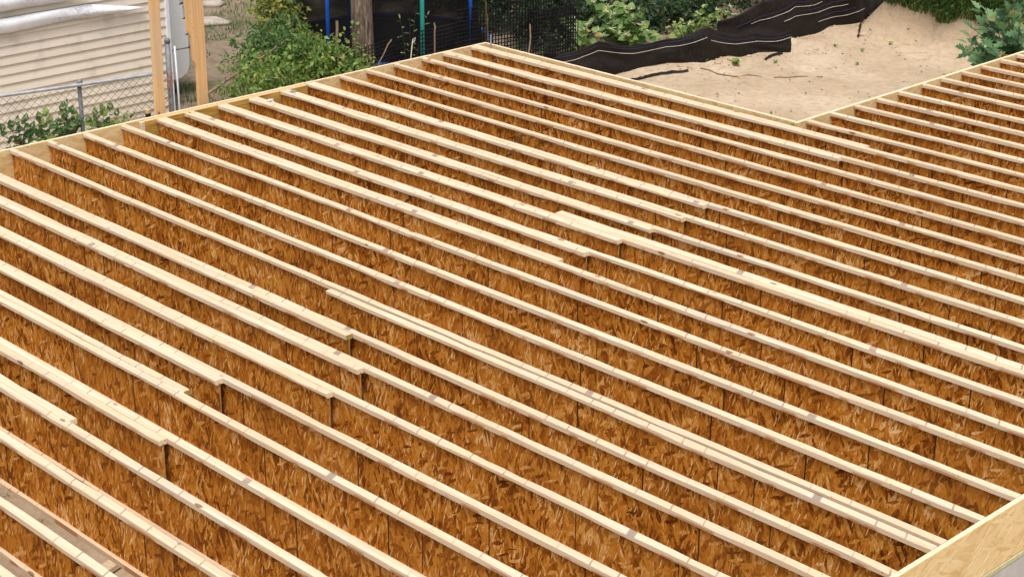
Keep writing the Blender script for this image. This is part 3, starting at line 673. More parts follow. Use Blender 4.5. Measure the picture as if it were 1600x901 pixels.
def leaf(e, p, d, size, me, up=0.7):
    nn = (Vector((0.30, -0.30, up)) + rdir()*0.45).normalized(); y = nn.cross(d)
    if y.length < 0.05: y = Vector((0, 1, 0))
    y.normalize(); z = d.cross(y); o = bpy.data.objects.new('leaf', me); COL.objects.link(o); o.parent = e
    o.matrix_local = Matrix(((d.x*size, y.x*size, z.x*size, p.x), (d.y*size, y.y*size, z.y*size, p.y), (d.z*size, y.z*size, z.z*size, p.z), (0, 0, 0, 1)))
def cluster(m, p, n=9, r_=0.05):
    for _ in range(n):
        d = rdir(0.6); L = rnd(0.5, 1.5)*r_; m.tube([p, p+d*L*0.5+Vector((0, 0, 0.004)), p+d*L], [0.002, 0.005, 0.002], 3, cap=False)
def plant(name, base_px, tips, lm, size, lab, cat, per=9, flowers=0, dist=None, group=None, stem_r=0.008, base=None, jit=0.05):
    # tips: (px, py, distance)
    if base is None: b = at_d(*base_px); base = Vector((b.x, b.y, gz(b.x, b.y)))
    e = empty(name, base); sm = MB(); fm = MB()
    for (px, py, dd) in tips:
        tip = at_d(px, py, dd) - base; b0 = Vector((rnd(-jit, jit), rnd(-jit, jit), -0.03))
        mid = Vector((tip.x*0.35, tip.y*0.35, max(tip.z*0.75, 0.05))); path = []
        for i in range(9):
            t = i/8; path.append(b0*(1-t)**2 + mid*2*t*(1-t) + tip*t*t)
        sm.tube(path, [stem_r*(1-0.8*i/8) for i in range(9)], 5)
        for q in range(per):
            t = 0.25 + 0.75*(q+0.5)/per; i = min(7, int(t*8)); p = path[i].lerp(path[i+1], t*8-i)
            ax = (path[i+1]-path[i]).normalized(); side = ax.cross(Vector((0, 0, 1)))
            if side.length < 0.1: side = Vector((1, 0, 0))
            side.normalize(); side *= 1 if q % 2 else -1
            d = (side + ax*0.5 + rdir()*0.6 + Vector((0.12, -0.12, -0.25))).normalized()
            leaf(e, p, d, size*rnd(0.65, 1.25)*(0.75+0.4*(1-t)), lm)
            if flowers and random.random() < flowers: cluster(fm, p+Vector((0, 0, 0.03)), 8, size*0.32)
        leaf(e, tip, (tip-path[6]).normalized(), size*0.8, lm)
        if flowers: cluster(fm, tip+Vector((0, 0, 0.02)), 10, size*0.35)
    sm.build('stem', M['stem'], e)
    if fm.v: tag(fm.build('flower_cluster', M['flower'], e), kind='stuff')
    return tag(e, lab, cat, group)
# flowering knotweed above the silt fence
kd = 25.6
plant('knotweed', (905, 92, 25.5), [(x, y, kd+rnd(-.3, .3)) for x, y in ((884, 38), (896, 32), (905, 45), (890, 60), (920, 40), (935, 50), (943, 58), (880, 72), (900, 70), (912, 62))], LM[('ovate', 'knot')], 0.17, 'flowering knotweed with broad leaves drooping over the silt fence, left clump', 'plant', 7, 0.22)
plant('knotweed', (975, 70, 26.3), [(x, y, 26.3+rnd(-.4, .4)) for x, y in ((925, 5), (940, 2), (950, 18), (965, 10), (975, 0), (985, 15), (990, 30), (1005, 40), (1015, 52), (975, 40), (960, 30), (945, 35), (990, 50), (965, 55), (1000, 20), (1022, 58), (955, 48), (980, 58))], LM[('heart', 'knot')], 0.165, 'tall flowering knotweed with cream blossom behind the silt fence', 'plant', 8, 0.25)
plant('weed', (862, 82, 25.0), [(x, y, 25.0+rnd(-.2, .2)) for x, y in ((850, 50), (858, 44), (868, 52), (875, 62), (848, 66), (862, 60), (855, 75))], LM[('lance', 'mid')], 0.14, 'narrow-leaved dark green weed beside the black mesh', 'plant', 9)
plant('weed', (1068, 48, 26.4), [(x, y, 26.4+rnd(-.3, .3)) for x, y in ((1045, 45), (1055, 38), (1065, 34), (1080, 38), (1092, 24), (1100, 12), (1110, 28), (1120, 18), (1125, 35), (1135, 22), (1140, 12), (1150, 25))], LM[('ovate', 'mid')], 0.10, 'leafy weeds with small pale flowers behind the silt fence top', 'plant', 9, 0.12)
# broad toothed plant at the top right
def bp(px, py, d): return (px, py, d)
plant('broadleaf_weed', (1585, 105, 23.6), [(x, y, 23.4+rnd(-.5, .5)) for x, y in ((1520, 45), (1512, 70), (1520, 85), (1535, 62), (1545, 25), (1530, 15), (1555, 45), (1560, 72), (1545, 92), (1575, 20), (1580, 50), (1590, 70), (1570, 5), (1595, 30), (1600, 10), (1515, 58), (1508, 78), (1528, 72), (1550, 60), (1562, 30), (1538, 40), (1573, 62), (1582, 80), (1592, 92), (1555, 84), (1568, 48), (1588, 40), (1540, 78), (1565, 90), (1525, 98), (1598, 55), (1585, 5))], LM[('tooth', 'blue')], 0.235, 'broad-leaved toothed weed beside the wing rim, upper right', 'plant', 9, stem_r=0.014)
# vines at the foot of the chain-link fence
for k, (bx, by, tips) in enumerate([(30, 215, ((5, 203), (18, 198), (28, 192), (40, 188), (30, 205), (50, 200))), (75, 205, ((62, 185), (72, 178), (78, 190), (65, 198), (88, 196), (55, 205))), (105, 200, ((98, 172), (104, 165), (112, 175), (118, 184), (100, 188), (124, 190), (94, 195))), (165, 190, ((150, 178), (160, 172), (172, 170), (182, 180), (195, 183), (140, 190), (205, 183), (150, 188)))]):
    d0 = 19.35 + 0.0035*bx
    plant('vine', (bx, by+12, d0), [(x, y, d0+rnd(-.12, .12)) for x, y in tips], LM[('heart', 'mid' if k % 2 else 'dark')], 0.105,
          ['low dark vine at the far left foot of the chain-link fence', 'leafy vine clump left of the fence line post', 'tall vine climbing the mesh beside the fence line post', 'spreading vine between the line post and the left timber'][k], 'vine', 9, 0.12, group='vines on the chain-link fence')

# ================================================================== trampoline, tree, black mesh
M['blue'] = plain('blue_painted_steel', (0.015, 0.09, 0.45), 0.45, var=0.1); M['teal'] = plain('teal_foam_sleeve', (0.03, 0.36, 0.30), 0.6, var=0.1)
M['net'] = plain('black_netting', (0.010, 0.009, 0.010), 0.85, 0.15, var=0.8, scale=3); M['pad'] = plain('blue_pad', (0.02, 0.10, 0.38), 0.55)
tc = at_z(603, 60, GZ+0.55); TR = 1.30
tr = empty('trampoline', (tc.x, tc.y, GZ))
import math as _m
vs = []; fs = []; n = 72
for i in range(n):
    a = 2*math.pi*i/n; wv = 0.05*n3(i*0.6, 1)+0.03*n3(i*1.9, 4)
    for z_, rr in ((0.55, 1.0), (0.9, 0.975), (1.5, 0.97), (2.4, 0.99)): vs.append(((TR*rr+wv)*math.cos(a), (TR*rr+wv)*math.sin(a), z_))
for i in range(n):
    for q in range(3): fs.append((i*4+q, ((i+1) % n)*4+q, ((i+1) % n)*4+q+1, i*4+q+1))
def veil():
    # fine netting: partly open weave
    t = NT('trampoline_netting', 0.9, 0.1); t.col((0.012, 0.011, 0.012)); o_ = t.obj()
    tr_ = t.n('ShaderNodeBsdfTransparent'); ms = t.n('ShaderNodeMixShader'); f = t.step(t.noise(o_, 2.2, 3), 0.3, 0.75); t.put(ms.inputs[0], t.math('ADD', 0.05, t.math('MULTIPLY', f, 0.42)))
    t.t.links.new(t.b.outputs[0], ms.inputs[1]); t.t.links.new(tr_.outputs[0], ms.inputs[2]); t.t.links.new(ms.outputs[0], t.t.nodes['Material Output'].inputs[0]); return t.m
o = mesh_obj('safety_net', vs, fs, veil(), tr, True)
m = MB(); ring = [(1.42*math.cos(2*math.pi*i/48), 1.42*math.sin(2*math.pi*i/48), 0.53) for i in range(49)]; m.tube(ring, 0.045, 8, cap=False); m.build('frame_pad', M['pad'], tr, True)
m = MB(); n0 = [(1.38*math.cos(2*math.pi*i/48), 1.38*math.sin(2*math.pi*i/48), 0.55) for i in range(48)]; m.v = n0+[(x, y, 0.545) for x, y, z in n0]; m.face(tuple(range(48))); m.face(tuple(range(95, 47, -1))); m.build('jumping_mat', M['net'], tr)
def tpole(px, py_base, mat, nm, dist, rad=0.026, ztop=2.45):
    p = at_d(px, py_base, dist); m = MB(); dx, dy = p.x-tc.x, p.y-tc.y
    m.tube([(dx, dy, -0.05), (dx, dy, ztop)], rad, 10); return m.build(nm, mat, tr, True)
dT = (tc-CP).dot(FW)
tpole(513, 60, M['blue'], 'pole', dT-1.30, 0.028); tpole(660, 60, M['teal'], 'pole', dT-1.35, 0.029); tpole(735, 60, M['blue'], 'pole', dT-0.75, 0.026); tpole(458, 60, M['teal'], 'pole', dT-0.6, 0.027); tpole(546, 60, M['blue'], 'pole', dT-0.2, 0.02)
for a in (0.2, 1.4, 2.7, 3.9, 5.2):
    m = MB(); x, y = 1.42*math.cos(a), 1.42*math.sin(a); x2, y2 = 1.42*math.cos(a+0.5), 1.42*math.sin(a+0.5)
    m.tube([(x, y, 0.5), (x, y, 0.03), (x2, y2, 0.03), (x2, y2, 0.5)], 0.022, 8); m.build('leg', M['blue'], tr, True)
tag(tr, 'trampoline with black safety net, blue frame and blue and teal poles', 'trampoline')
def bark_mat():
    t = NT('tree_bark', 0.9, 0.15); o = t.obj(); x, y, z = t.sep(o)
    g = t.noise(t.comb(t.math('MULTIPLY', x, 34), t.math('MULTIPLY', y, 34), t.math('MULTIPLY', z, 6)), 1.0, 4, 0.65)
    t.col(t.ramp(g, [(0.3, (0.05, 0.035, 0.025)), (0.5, (0.17, 0.125, 0.09)), (0.72, (0.34, 0.28, 0.22))])); t.bump(g, 0.8, 0.02); return t.m
M['barkt'] = bark_mat()
td = dT-1.75; tb = at_d(566, 78, td); tb.z = gz(tb.x, tb.y)
tree = empty('tree', tb); m = MB(); k = 16; pts = []; rr = []
for i in range(k):
    t = i/(k-1); zz = -0.1+4.6*t; pts.append((0.05*n3(t*3, 1), 0.05*n3(t*3, 2), zz)); rr.append(0.150*(1-0.30*t)+0.09*math.exp(-zz*6))
vs = []; fs = []; NS = 28
for (x, y, z), r_ in zip(pts, rr):
    for j in range(NS):
        a = 2*math.pi*j/NS; q = r_*(1+0.07*n3(math.cos(a)*3, math.sin(a)*3, z*1.3)+0.03*math.sin(9*a+z)); vs.append((x+q*math.cos(a), y+q*math.sin(a), z))
for i in range(k-1):
    for j in range(NS): fs.append((i*NS+j, i*NS+(j+1) % NS, (i+1)*NS+(j+1) % NS, (i+1)*NS+j))
mesh_obj('trunk', vs, fs, M['barkt'], tree, True)
m = MB(); tips = []
for q in range(9):
    a = q*2.4; b = Vector((0, 0, 2.9+0.18*q)); tp_ = b+Vector((math.cos(a)*1.3, math.sin(a)*1.3, 1.0+0.1*q)); m.tube([b, b.lerp(tp_, 0.5)+Vector((0, 0, 0.12)), tp_], [0.06, 0.04, 0.012], 6); tips.append(tp_)
m.build('limb', M['barkt'], tree, True)
cp = []
for tp_ in tips: cp += sprays(tp_, (0.7, 0.7, 0.5), 40, 10, 0.2)
leaf_cloud('crown', cp, 0.10, M['leaf_mid'], tree)
tag(tree, 'grey-brown tree trunk standing in front of the trampoline', 'tree')

# black plastic mesh fence
def mesh_fence(line, z0f, z1f, cell, wd, lab, edge=None):
    # line: list of (x, y); z0f / z1f give lower and upper edge at a distance along it
    P = [Vector(p) for p in line]; seg = [(b-a).length for a, b in zip(P[:-1], P[1:])]; L = sum(seg)
    def pos(t):
        for a, b, s_ in zip(P[:-1], P[1:], seg):
            if t <= s_: return a.lerp(b, t/s_)
            t -= s_
        return P[-1]
    e = empty('safety_mesh_fence', (P[0].x, P[0].y, GZ)); off = Vector((P[0].x, P[0].y, GZ)); m = MB()
    def pt(t, z):
        q = pos(t); n = 0.05*n3(t*0.9, z*1.2, 4)+0.02*n3(t*3, z*2); return Vector((q.x+n, q.y-n, z)) - off
    nt_ = int(L/cell)
    for i in range(nt_+1):
        t = i*cell; a, b = z0f(t), z1f(t); pts = [pt(t, a+(b-a)*q/8) for q in range(9)]; m.tube(pts, wd, 3, cap=False)
    hmax = max(z1f(L*q/20)-z0f(L*q/20) for q in range(21)); nr = int(hmax/cell)
    for r_ in range(nr+1):
        pts = []
        for i in range(int(L/0.12)+1):
            t = i*0.12; a, b = z0f(t), z1f(t); pts.append(pt(t, a+(b-a)*r_/nr))
        m.tube(pts, wd*(1.0 if r_ % 12 else 1.7), 3, cap=False)
    tag(m.build('netting', M['net'], e), kind='stuff')
    for t in [0.5+1.9*q for q in range(int(L/1.9)+1)]:
        if t < L: q = pt(t, z0f(t)-0.25); m = MB(); m.tube([q, pt(t, z1f(t)+0.04)], 0.014, 6); m.build('stake', M['stem'], e)
    return tag(e, lab, 'mesh fence')
g0 = at_d(520, 105, 21.8); g1 = at_d(625, 100, 22.4); g2 = at_d(720, 90, 23.0); g3 = at_d(830, 85, 23.8); g4 = at_d(905, 80, 24.5)
def edge_z(pxs, dists, line):
    P = [Vector(p) for p in line]; ts = [0]
    for a, b in zip(P[:-1], P[1:]): ts.append(ts[-1]+(b-a).length)
    zs_ = [at_d(x, y, d).z for (x, y), d in zip(pxs, dists)]
    def f(t):
        for i in range(len(ts)-1):
            if t <= ts[i+1]: return zs_[i]+(zs_[i+1]-zs_[i])*(t-ts[i])/(ts[i+1]-ts[i])
        return zs_[-1]
    return f
ln = [(p.x, p.y) for p in (g0, g1, g2, g3, g4)]; ds = (21.8, 22.4, 23.0, 23.8, 24.5)
mesh_fence(ln, lambda t: GZ-0.02, edge_z(((520, 92), (625, 52), (720, 28), (830, 14), (905, 2)), ds, ln), 0.052, 0.0075, 'sagging black plastic mesh fence along the edge of the yard')
ln2 = [(p.x-0.35, p.y+0.25) for p in (g2, g3, g4)]
mesh_fence(ln2, lambda t: GZ+0.25, edge_z(((700, 8), (800, -10), (905, -20)), (23.5, 24.3, 25.0), ln2), 0.052, 0.0075, 'second black plastic mesh layer hung higher behind the sagging one')

# ------------------------------------------------------------------ silt fence
def fabric_mat():
    t = NT('black_woven_fabric', 0.62, 0.22); o = t.obj(); x, y, z = t.sep(o)
    n1 = t.noise(o, 2.5, 4); wv = t.noise(t.comb(t.math('MULTIPLY', x, 8), t.math('MULTIPLY', y, 8), t.math('MULTIPLY', z, 1.5)), 6.0, 3, 0.6)
    c = t.mix(t.step(n1, 0.35, 0.7), (0.007, 0.006, 0.006), (0.017, 0.012, 0.010)); c = t.mix(t.math('MULTIPLY', t.step(wv, 0.45, 0.75), 0.6), c, (0.040, 0.026, 0.018))
    t.col(c); t.bump(wv, 0.3, 0.01); return t.m
M['fabric'] = fabric_mat(); M['wthread'] = plain('white_thread', (0.62, 0.56, 0.48), 0.7); M['bthread'] = plain('blue_thread', (0.025, 0.03, 0.10), 0.6); M['stake'] = plain('wooden_stake', (0.26, 0.16, 0.08), 0.8, var=0.3, scale=20)
def silt(name, line, bot, top, lab, lines, stakes, wave=0.05, dense=0.08):
    P = [Vector(p) for p in line]; seg = [(b-a).length for a, b in zip(P[:-1], P[1:])]; L = sum(seg); cum = [0]
    for s_ in seg: cum.append(cum[-1]+s_)
    def pos(t):
        for i in range(len(seg)):
            if t <= cum[i+1]+1e-6: return P[i].lerp(P[i+1], (t-cum[i])/seg[i])
        return P[-1]
    def ht(arr, t):
        for i in range(len(seg)):
            if t <= cum[i+1]+1e-6:
                k = (t-cum[i])/seg[i]; return arr[i]+(arr[i+1]-arr[i])*k
        return arr[-1]
    e = empty(name, (P[0].x, P[0].y, GZ)); off = Vector((P[0].x, P[0].y, GZ)); n = int(L/dense); r = 16; vs = []; fs = []; rows_ = []
    ph = P[0].x*7
    for j in range(n+1):
        t = min(L, j*dense); q = pos(t); b, tp_ = ht(bot, t), ht(top, t); b = min(b, gz(q.x, q.y)-0.06) if b < -5 else b
        # sag between the stakes
        i = 0
        while i < len(seg)-1 and t > cum[i+1]: i += 1
        k = (t-cum[i])/seg[i]; tp_ -= 0.07*math.sin(math.pi*k)*min(1, seg[i])
        col = []
        for v in range(r+1):
            a = v/r; fold = wave*n3(t*1.1, a*2.2, ph) + wave*0.8*n3(t*3.0+a*2, a*3, ph+3) + 0.02*math.sin(math.pi*k)*math.sin(math.pi*a) + 0.022*n3(t*5+a*5, a*4-t*3, ph) + 0.008*n3(t*13+a*6, a*12, ph)
            nx_, ny_ = (0.75, -0.35); col.append(Vector((q.x+nx_*fold, q.y+ny_*fold, b+(tp_-b)*a)) - off)
        vs += [tuple(c) for c in col]; rows_.append(col)
    for j in range(n):
        for v in range(r): fs.append((j*(r+1)+v, (j+1)*(r+1)+v, (j+1)*(r+1)+v+1, j*(r+1)+v+1))
    o = mesh_obj('fabric', vs, fs, M['fabric'], e, True); md = o.modifiers.new('thick', 'SOLIDIFY'); md.thickness = 0.004; md.offset = -1
    for frac, mt, t0, t1 in lines:
        m = MB(); pts = []
        for j in range(n+1):
            if t0 <= j/n <= t1:
                v = frac*r; i = min(r-1, int(v)); pts.append(rows_[j][i].lerp(rows_[j][i+1], v-i) + Vector((0.009, -0.005, 0.002)))
        if len(pts) > 1: m.tube(pts, 0.0032 if mt == 'wthread' else 0.003, 4); m.build('thread', M[mt], e)
    for t in stakes:
        q = pos(t*L); b = gz(q.x, q.y)-0.3; m = MB(); m.box((q.x-off.x-0.075, q.y-off.y+0.010, b-off.z), (q.x-off.x-0.050, q.y-off.y+0.035, ht(top, t*L)-off.z+0.05)); m.build('stake', M['stake'], e)
    return tag(e, lab, 'silt fence')
def sp(px, py, d): p = at_d(px, py, d); return (p.x, p.y)
# near run: posts at px 860, 933, 1100, 1240
nl = [(at_z(850, 135, GZ), 84), (at_z(935, 122, GZ), 64), (at_z(1036, 104, GZ), 62), (at_z(1102, 106, GZ), 41), (at_z(1180, 88, GZ), 52), (at_z(1237, 80, GZ), 46)]
def htop(P, px, py):
    d = ray(px, py); t = ((P-CP).x*d.x+(P-CP).y*d.y)/(d.x*d.x+d.y*d.y); return (CP+d*t).z
line = [(p.x, p.y) for p, _ in nl]; tops = [htop(p, px, py) for (p, py), px in zip(nl, (850, 935, 1036, 1102, 1180, 1237))]
silt('silt_fence', line, [GZ-0.06]*6, tops, 'black silt fence with white thread, nearest run along the sand', [(0.76, 'wthread', 0, 0.62), (0.90, 'bthread', 0, 0.6), (0.72, 'wthread', 0.62, 1.0), (0.84, 'bthread', 0.62, 1.0)], (0.21, 0.62))
fl = [(at_z(1120, 84, GZ), 36), (at_z(1185, 78, GZ), 6), (at_z(1240, 67, GZ), -22), (at_z(1300, 52, GZ), -40), (at_z(1345, 45, GZ), -55), (at_z(1412, 3, GZ), -95)]
line = [(p.x-0.10, p.y+0.10) for p, _ in fl]; tops = [htop(p, px, py) for (p, py), px in zip(fl, (1120, 1185, 1240, 1300, 1345, 1412))]
silt('silt_fence', line, [GZ-0.06]*6, tops, 'black silt fence run behind, rising to the grassy bank', [(0.30, 'wthread', 0.38, 0.62), (0.47, 'wthread', 0.22, 0.52), (0.62, 'wthread', 0.10, 0.42), (0.38, 'bthread', 0.40, 0.56), (0.55, 'bthread', 0.3, 0.52), (0.70, 'bthread', 0.05, 0.35), (0.40, 'wthread', 0.80, 0.84)], (0.02, 0.4, 0.97), wave=0.10)
# rolled flap and loose strips
a, b = at_z(1352, 34, GZ), at_z(1412, 2, GZ); m = MB(); k = 14
m.tube([a.lerp(b, i/k)+Vector((0.10+0.02*n3(i*0.8, 3), -0.05, 0.10+0.02*n3(i*0.9))) for i in range(k+1)], [0.06+0.012*n3(i*1.1, 5) for i in range(k+1)], 10)
tag(m.build('fabric_roll', M['fabric'], None, True), 'rolled black fabric at the foot of the far silt fence', 'fabric roll')
for pts, lab in ((((985, 126), (1005, 121), (1030, 116), (1075, 115)), 'loose black plastic strip on the sand near the silt fence'), (((1195, 97), (1207, 90), (1222, 85)), 'short black plastic strip on the sand below the fence corner'), (((1340, 60), (1345, 50), (1349, 42)), 'torn black plastic scrap at the end of the far silt fence')):
    P = [at_z(x, y, GZ) for x, y in pts]; vs = []; fs = []; n = 16
    for i in range(n+1):
        t = i/n*(len(P)-1); k = min(len(P)-2, int(t)); q = P[k].lerp(P[k+1], t-k); g = gz(q.x, q.y); w_ = 0.03+0.02*n3(i*0.7, P[0].x)
        vs += [(q.x-w_, q.y+w_*0.5, g+0.005), (q.x, q.y, g+0.035+0.02*n3(i*0.9)), (q.x+w_, q.y-w_*0.5, g+0.005)]
    for i in range(n): fs += [(i*3, i*3+1, i*3+4, i*3+3), (i*3+1, i*3+2, i*3+5, i*3+4)]
    tag(mesh_obj('plastic_strip', vs, fs, M['fabric'], None, True), lab, 'plastic strip')

# ------------------------------------------------------------------ grass, stones, weeds, twigs
def blades(name, pts, hgt, wd, mat, lean, lab, parent=None):
    vs = []; fs = []; rv = []
    for p in pts:
        a = rnd(0, 6.28); L = hgt*rnd(0.5, 1.25); d = Vector((math.cos(a), math.sin(a), 0)); s_ = Vector((-d.y, d.x, 0))*wd*rnd(0.6, 1.2); fl_ = (d*0.7+Vector(lean)).normalized()*rnd(0.4, 1.0); n = len(vs)
        for t in (0, 0.35, 0.7, 1.0):
            c = p + Vector((0, 0, 1))*L*t*(1-0.35*t) + Vector((fl_.x, fl_.y, fl_.z))*L*0.75*t*t; w_ = s_*(1-t)**0.6
            if t < 1: vs += [tuple(c-w_), tuple(c+w_)]
            else: vs.append(tuple(c))
        r_ = random.random()*0.98; fs += [(n, n+1, n+3, n+2), (n+2, n+3, n+5, n+4), (n+4, n+5, n+6)]; rv += [r_]*3
    o = mesh_obj(name, vs, fs, mat, parent); add_rnd(o.data, rv); tag(o, lab, kind='stuff'); return o
pts = []
while len(pts) < 26000:
    x, y = rnd(-0.4, 3.2), 14.2+2.8*random.random()**1.6; mh = mound(x, y)
    if mh > 0.40+0.16*n3(x*2.5, y*2.5): pts.append(Vector((x, y, gz(x, y)-0.02)))
blades('long_grass', pts, 0.46, 0.010, M['grass'], (0.45, -1.0, -0.95), 'long dark grass hanging over the sandy bank, upper right')
pts = []
while len(pts) < 5500:
    x, y = rnd(-9.5, -2.6), rnd(4.6, 11.5)
    if n3(x*1.1, y*1.1, 5) > 0.12 + 0.1*n3(x*4, y*4): pts.append(Vector((x, y, gz(x, y)-0.01)))
blades('yard_grass', pts, 0.13, 0.005, M['grass'], (0, 0, 0), 'patchy grass on the dirt yard behind the thicket')
M['pebble'] = plain('pebbles', (0.22, 0.18, 0.14), 0.9, var=0.5, scale=2)
m = MB()
def stone(m, p, r_, flat=0.6):
    n = len(m.v); rs = [rnd(0.7, 1.2) for _ in range(8)]
    for z_, k in ((-0.3, 0.8), (0.25, 1.0), (0.7, 0.55)):
        for j in range(6): a = j*1.047+rnd(-.2, .2); m.v.append((p.x+r_*k*rs[j]*math.cos(a), p.y+r_*k*rs[j]*math.sin(a), p.z+r_*flat*z_))
    for i in range(2):
        for j in range(6): m.face((n+i*6+j, n+i*6+(j+1) % 6, n+i*6+6+(j+1) % 6, n+i*6+6+j))
    m.face(tuple(n+12+j for j in range(6)))
for _ in range(3200):
    x, y = rnd(-2.4, 4.5), rnd(6.5, 15.2)
    if random.random() < 0.25+0.75*math.exp(-dist_silt(x, y)/0.7): stone(m, Vector((x, y, gz(x, y))), 0.006+0.016*random.random()**3)
tag(m.build('pebbles', M['pebble']), 'scattered pebbles and crumbs on the sand', kind='stuff')
m = MB()
for _ in range(900):
    x, y = rnd(-2.4, 3.5), rnd(8.5, 15.2); dd = min(dist_silt(x, y), abs(y-14.3)+0.1 if x > -0.3 else 9)
    if random.random() < math.exp(-dd/0.35): stone(m, Vector((x, y, gz(x, y))), 0.015+0.05*random.random()**3, 0.7)
tag(m.build('sand_clods', M['ground'], None, True), 'crumbled clods of sand along the silt fence and bank', kind='stuff')
M['slab'] = plain('pale_stone', (0.42, 0.36, 0.30), 0.9, var=0.2, scale=8, bump=0.4)
for px, py, r_, lab in ((328, 36, 0.30, 'pale flat stone in the dirt yard beside the right timber'), (350, 37, 0.16, 'small pale flat stone in the dirt yard'), (332, 10, 0.25, 'pale flat stone at the top of the dirt yard'), (1281, 121, 0.05, 'small grey stone in the middle of the sand')):
    p = at_z(px, py, GZ); m = MB(); stone(m, Vector((0, 0, 0)), r_, 0.35); o = m.build('stone', M['slab'] if r_ > 0.1 else M['pebble'], None, True); o.location = (p.x, p.y, gz(p.x, p.y)+0.02*r_); tag(o, lab, 'stone')
for pts_, lab in ((((1210, 124), (1235, 122), (1262, 121)), 'short brown stick lying on the sand'), (((1095, 112), (1130, 120), (1160, 122), (1190, 124)), 'thin dead root on the sand below the silt fence'), (((1365, 45), (1352, 52), (1340, 56)), 'dry twig at the foot of the bank')):
    m = MB(); P = [at_z(x, y, GZ) for x, y in pts_]; Q = []
    for i in range(9):
        t = i/8*(len(P)-1); k = min(len(P)-2, int(t)); q = P[k].lerp(P[k+1], t-k); Q.append(Vector((q.x+0.03*n3(i*0.9, P[0].x), q.y+0.03*n3(i*0.8, 5), gz(q.x, q.y)+0.008)))
    m.tube(Q, [0.011, 0.012, 0.011, 0.010, 0.010, 0.009, 0.008, 0.006, 0.004], 5); tag(m.build('twig', M['dead']), lab, 'twig')
def seedling(px, py, size, n, lab, mat='leaf_mid'):
    p = at_z(px, py, GZ); e = empty('seedling', (p.x, p.y, gz(p.x, p.y))); me = LM[('ovate', 'mid')]
    for q in range(n):
        a = q*2.4; d = Vector((math.cos(a), math.sin(a), 0.5)).normalized(); leaf(e, Vector((0, 0, 0.01+0.012*q*size*8)), d, size*rnd(0.7, 1.2), me)
    m = MB(); m.tube([(0, 0, -0.02), (0, 0, 0.012*n*size*8)], 0.004, 4); m.build('stem', M['stem'], e); return tag(e, lab, 'seedling', 'weeds on the sand')
seedling(1150, 106, 0.085, 8, 'leafy weed on the sand just below the silt fence'); seedling(1100, 104, 0.07, 5, 'small weed right at the foot of the silt fence post')
for px, py, sz, n, lab in ((1339, 100, .05, 5, 'green seedling in the middle of the sand, the largest on open ground'), (1391, 71, .05, 5, 'seedling on the sand nearest the grassy bank'), (1347, 80, .045, 4, 'seedling on the sand between the torn scrap and the middle of the sand'), (1305, 73, .045, 4, 'seedling on the sand in front of the far silt fence'), (1211, 101, .05, 4, 'seedling by the short plastic strip below the fence corner'),
                           (1259, 150, .03, 3, 'thin seedling near the short brown stick'), (1236, 176, .03, 3, 'tiny seedling closest to the inside corner of the rims'), (1440, 112, .03, 3, 'tiny seedling beside the wing rim'), (1205, 177, .03, 3, 'tiny seedling beside the edge board, left of the inside corner')):
    seedling(px, py, sz, n, lab)
for k, (px, py) in enumerate(((12, 775), (28, 791), (46, 802), (66, 816))):
    p = at_z(px, py, -0.95); q = [Vector((p.x+rnd(-.03, .03), p.y+rnd(-.03, .03), gz(p.x, p.y)-0.01)) for _ in range(26)]
    e = empty('grass_tuft', (p.x, p.y, gz(p.x, p.y))); blades('blades', [v-Vector(e.location) for v in q], 0.06, 0.003, M['grass'], (0, 0, 0), None, e); tag(e, '%s grass tuft from the left edge on the soil between the joists' % ORD[k], 'grass tuft', 'tufts under the joists')

# ------------------------------------------------------------------ backdrop of the yard
M['board'] = plain('brown_fence_board', (0.13, 0.075, 0.055), 0.85, var=0.35, scale=6)
f0 = at_d(700, 20, 29.5); f1 = at_d(1120, 20, 30.5); L = (Vector((f1.x, f1.y))-Vector((f0.x, f0.y))).length; fd = Vector((f1.x-f0.x, f1.y-f0.y, 0)).normalized(); e = empty('board_fence', (f0.x, f0.y, GZ)); i = 0; t = -1.5
while t < L+0.6:
    m = MB(); h_ = 1.8+rnd(-.02, .02); m.box((0, 0, -0.1), (0.088, 0.018, h_)); o = m.build('fence_board', M['board'], e); o.location = (fd.x*t, fd.y*t, 0); o.rotation_euler = (rnd(-.01, .01), rnd(-.008, .008), math.atan2(fd.y, fd.x)); t += 0.096
for zz in (0.4, 1.4):
    m = MB(); m.box((-1.5, 0.02, zz), (L+0.6, 0.06, zz+0.09)); o = m.build('fence_rail', M['board'], e); o.rotation_euler.z = math.atan2(fd.y, fd.x)
tag(e, 'dark brown board fence at the back of the yard', 'fence')
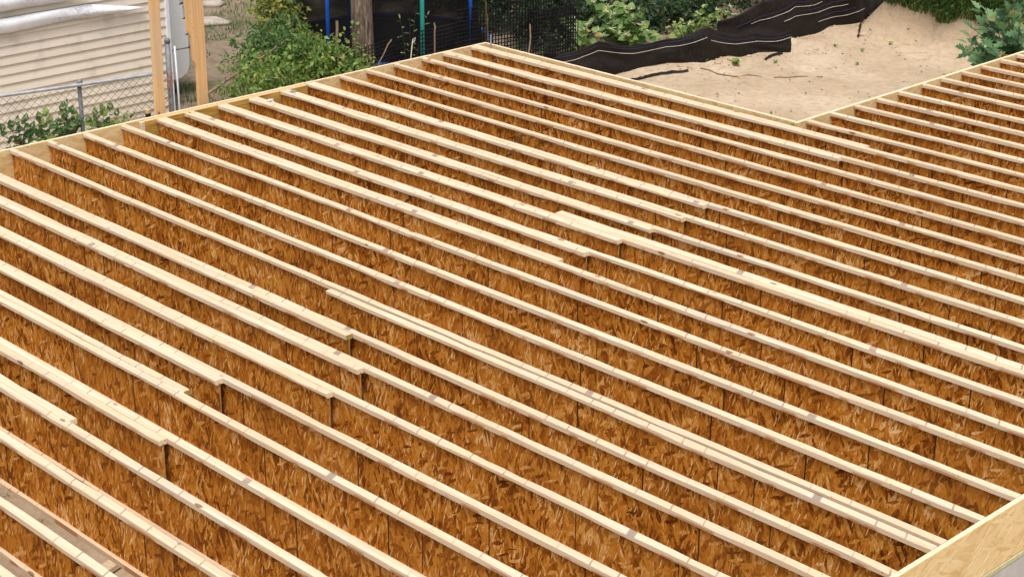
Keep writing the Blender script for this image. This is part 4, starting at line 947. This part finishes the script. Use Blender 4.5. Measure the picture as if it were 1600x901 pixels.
for px, py, d, rad, n, mt, lab in ((960, 45, 27.3, (0.75, 0.75, 0.5), 300, 'hedge', 'low shaded bush directly behind the tall knotweed'), (860, 45, 26.4, (0.55, 0.55, 0.55), 240, 'hedge', 'low shaded bush behind the narrow-leaved weed'), (1075, 40, 27.6, (0.6, 0.6, 0.4), 200, 'hedge', 'low shaded bush behind the leafy weeds on the fence'), (1045, 10, 28.6, (0.9, 0.8, 0.75), 300, 'leaf_dark', 'hazy green bush behind the leafy weeds'), (890, 5, 28.4, (0.7, 0.8, 0.9), 300, 'hedge', 'deep green bush in shade behind the knotweed'), (800, 20, 27.5, (0.8, 0.8, 0.7), 260, 'hedge', 'shaded bush seen through the black mesh'), (720, 5, 28.8, (0.8, 0.8, 0.9), 240, 'hedge', 'shaded bush right of the trampoline'), (1200, -25, 28.9, (1.3, 1.2, 0.9), 300, 'hedge', 'shaded bush behind the far silt fence'), (1475, 4, 27.5, (0.75, 0.6, 0.42), 230, 'leaf_dark', 'dark green bush rooted in the long grass on the bank'), (1590, -10, 26.5, (1.0, 1.0, 0.9), 330, 'leaf_dark', 'dense dark bush beyond the broad-leaved weed')):
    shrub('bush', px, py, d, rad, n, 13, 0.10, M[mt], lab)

# sprigs and dry stalks in front of the net
p = at_d(640, 95, 22.9)
plant('vine_sprig', None, [(640, 26, 23.1), (652, 4, 23.1), (668, 24, 23.1), (625, 30, 22.9)], LM[('lance', 'mid')], 0.09, 'thin vine sprig twining on the teal pole', 'vine', 7, stem_r=0.003, base=Vector((p.x, p.y, GZ)))
p = at_d(540, 95, 22.2)
plant('vine_sprig', None, [(532, 58, 22.3), (550, 38, 22.4), (562, 34, 22.4), (538, 48, 22.2)], LM[('ovate', 'mid')], 0.07, 'light green sprig climbing by the tree trunk', 'vine', 7, stem_r=0.003, base=Vector((p.x, p.y, GZ)))
for pts_, d_, r_, lab in ((((642, 90), (644, 70), (645, 62), (649, 59), (648, 64), (645, 66)), 22.3, 0.006, 'pale looped string hanging on the black mesh'), (((592, 98), (600, 84), (606, 70), (612, 62)), 22.0, 0.008, 'tan dry stalk poking through the black mesh'), (((679, 52), (680, 42), (678, 36)), 22.5, 0.010, 'short tan stick on top of the black mesh'), (((826, 85), (829, 60), (828, 38)), 23.4, 0.010, 'pale dead stem in front of the mesh end'), (((526, 62), (527, 45), (526.5, 33)), 22.6, 0.018, 'grey wooden stake between the blue pole and the trunk')):
    m = MB(); P = [at_d(x, y, d_) for x, y in pts_]; g = P[0]; P = [Vector((g.x, g.y, gz(g.x, g.y)-0.02))] + P; m.tube(P, r_, 6); tag(m.build('dry_stalk', M['dead'] if r_ > 0.007 else M['wthread']), lab, 'stalk')
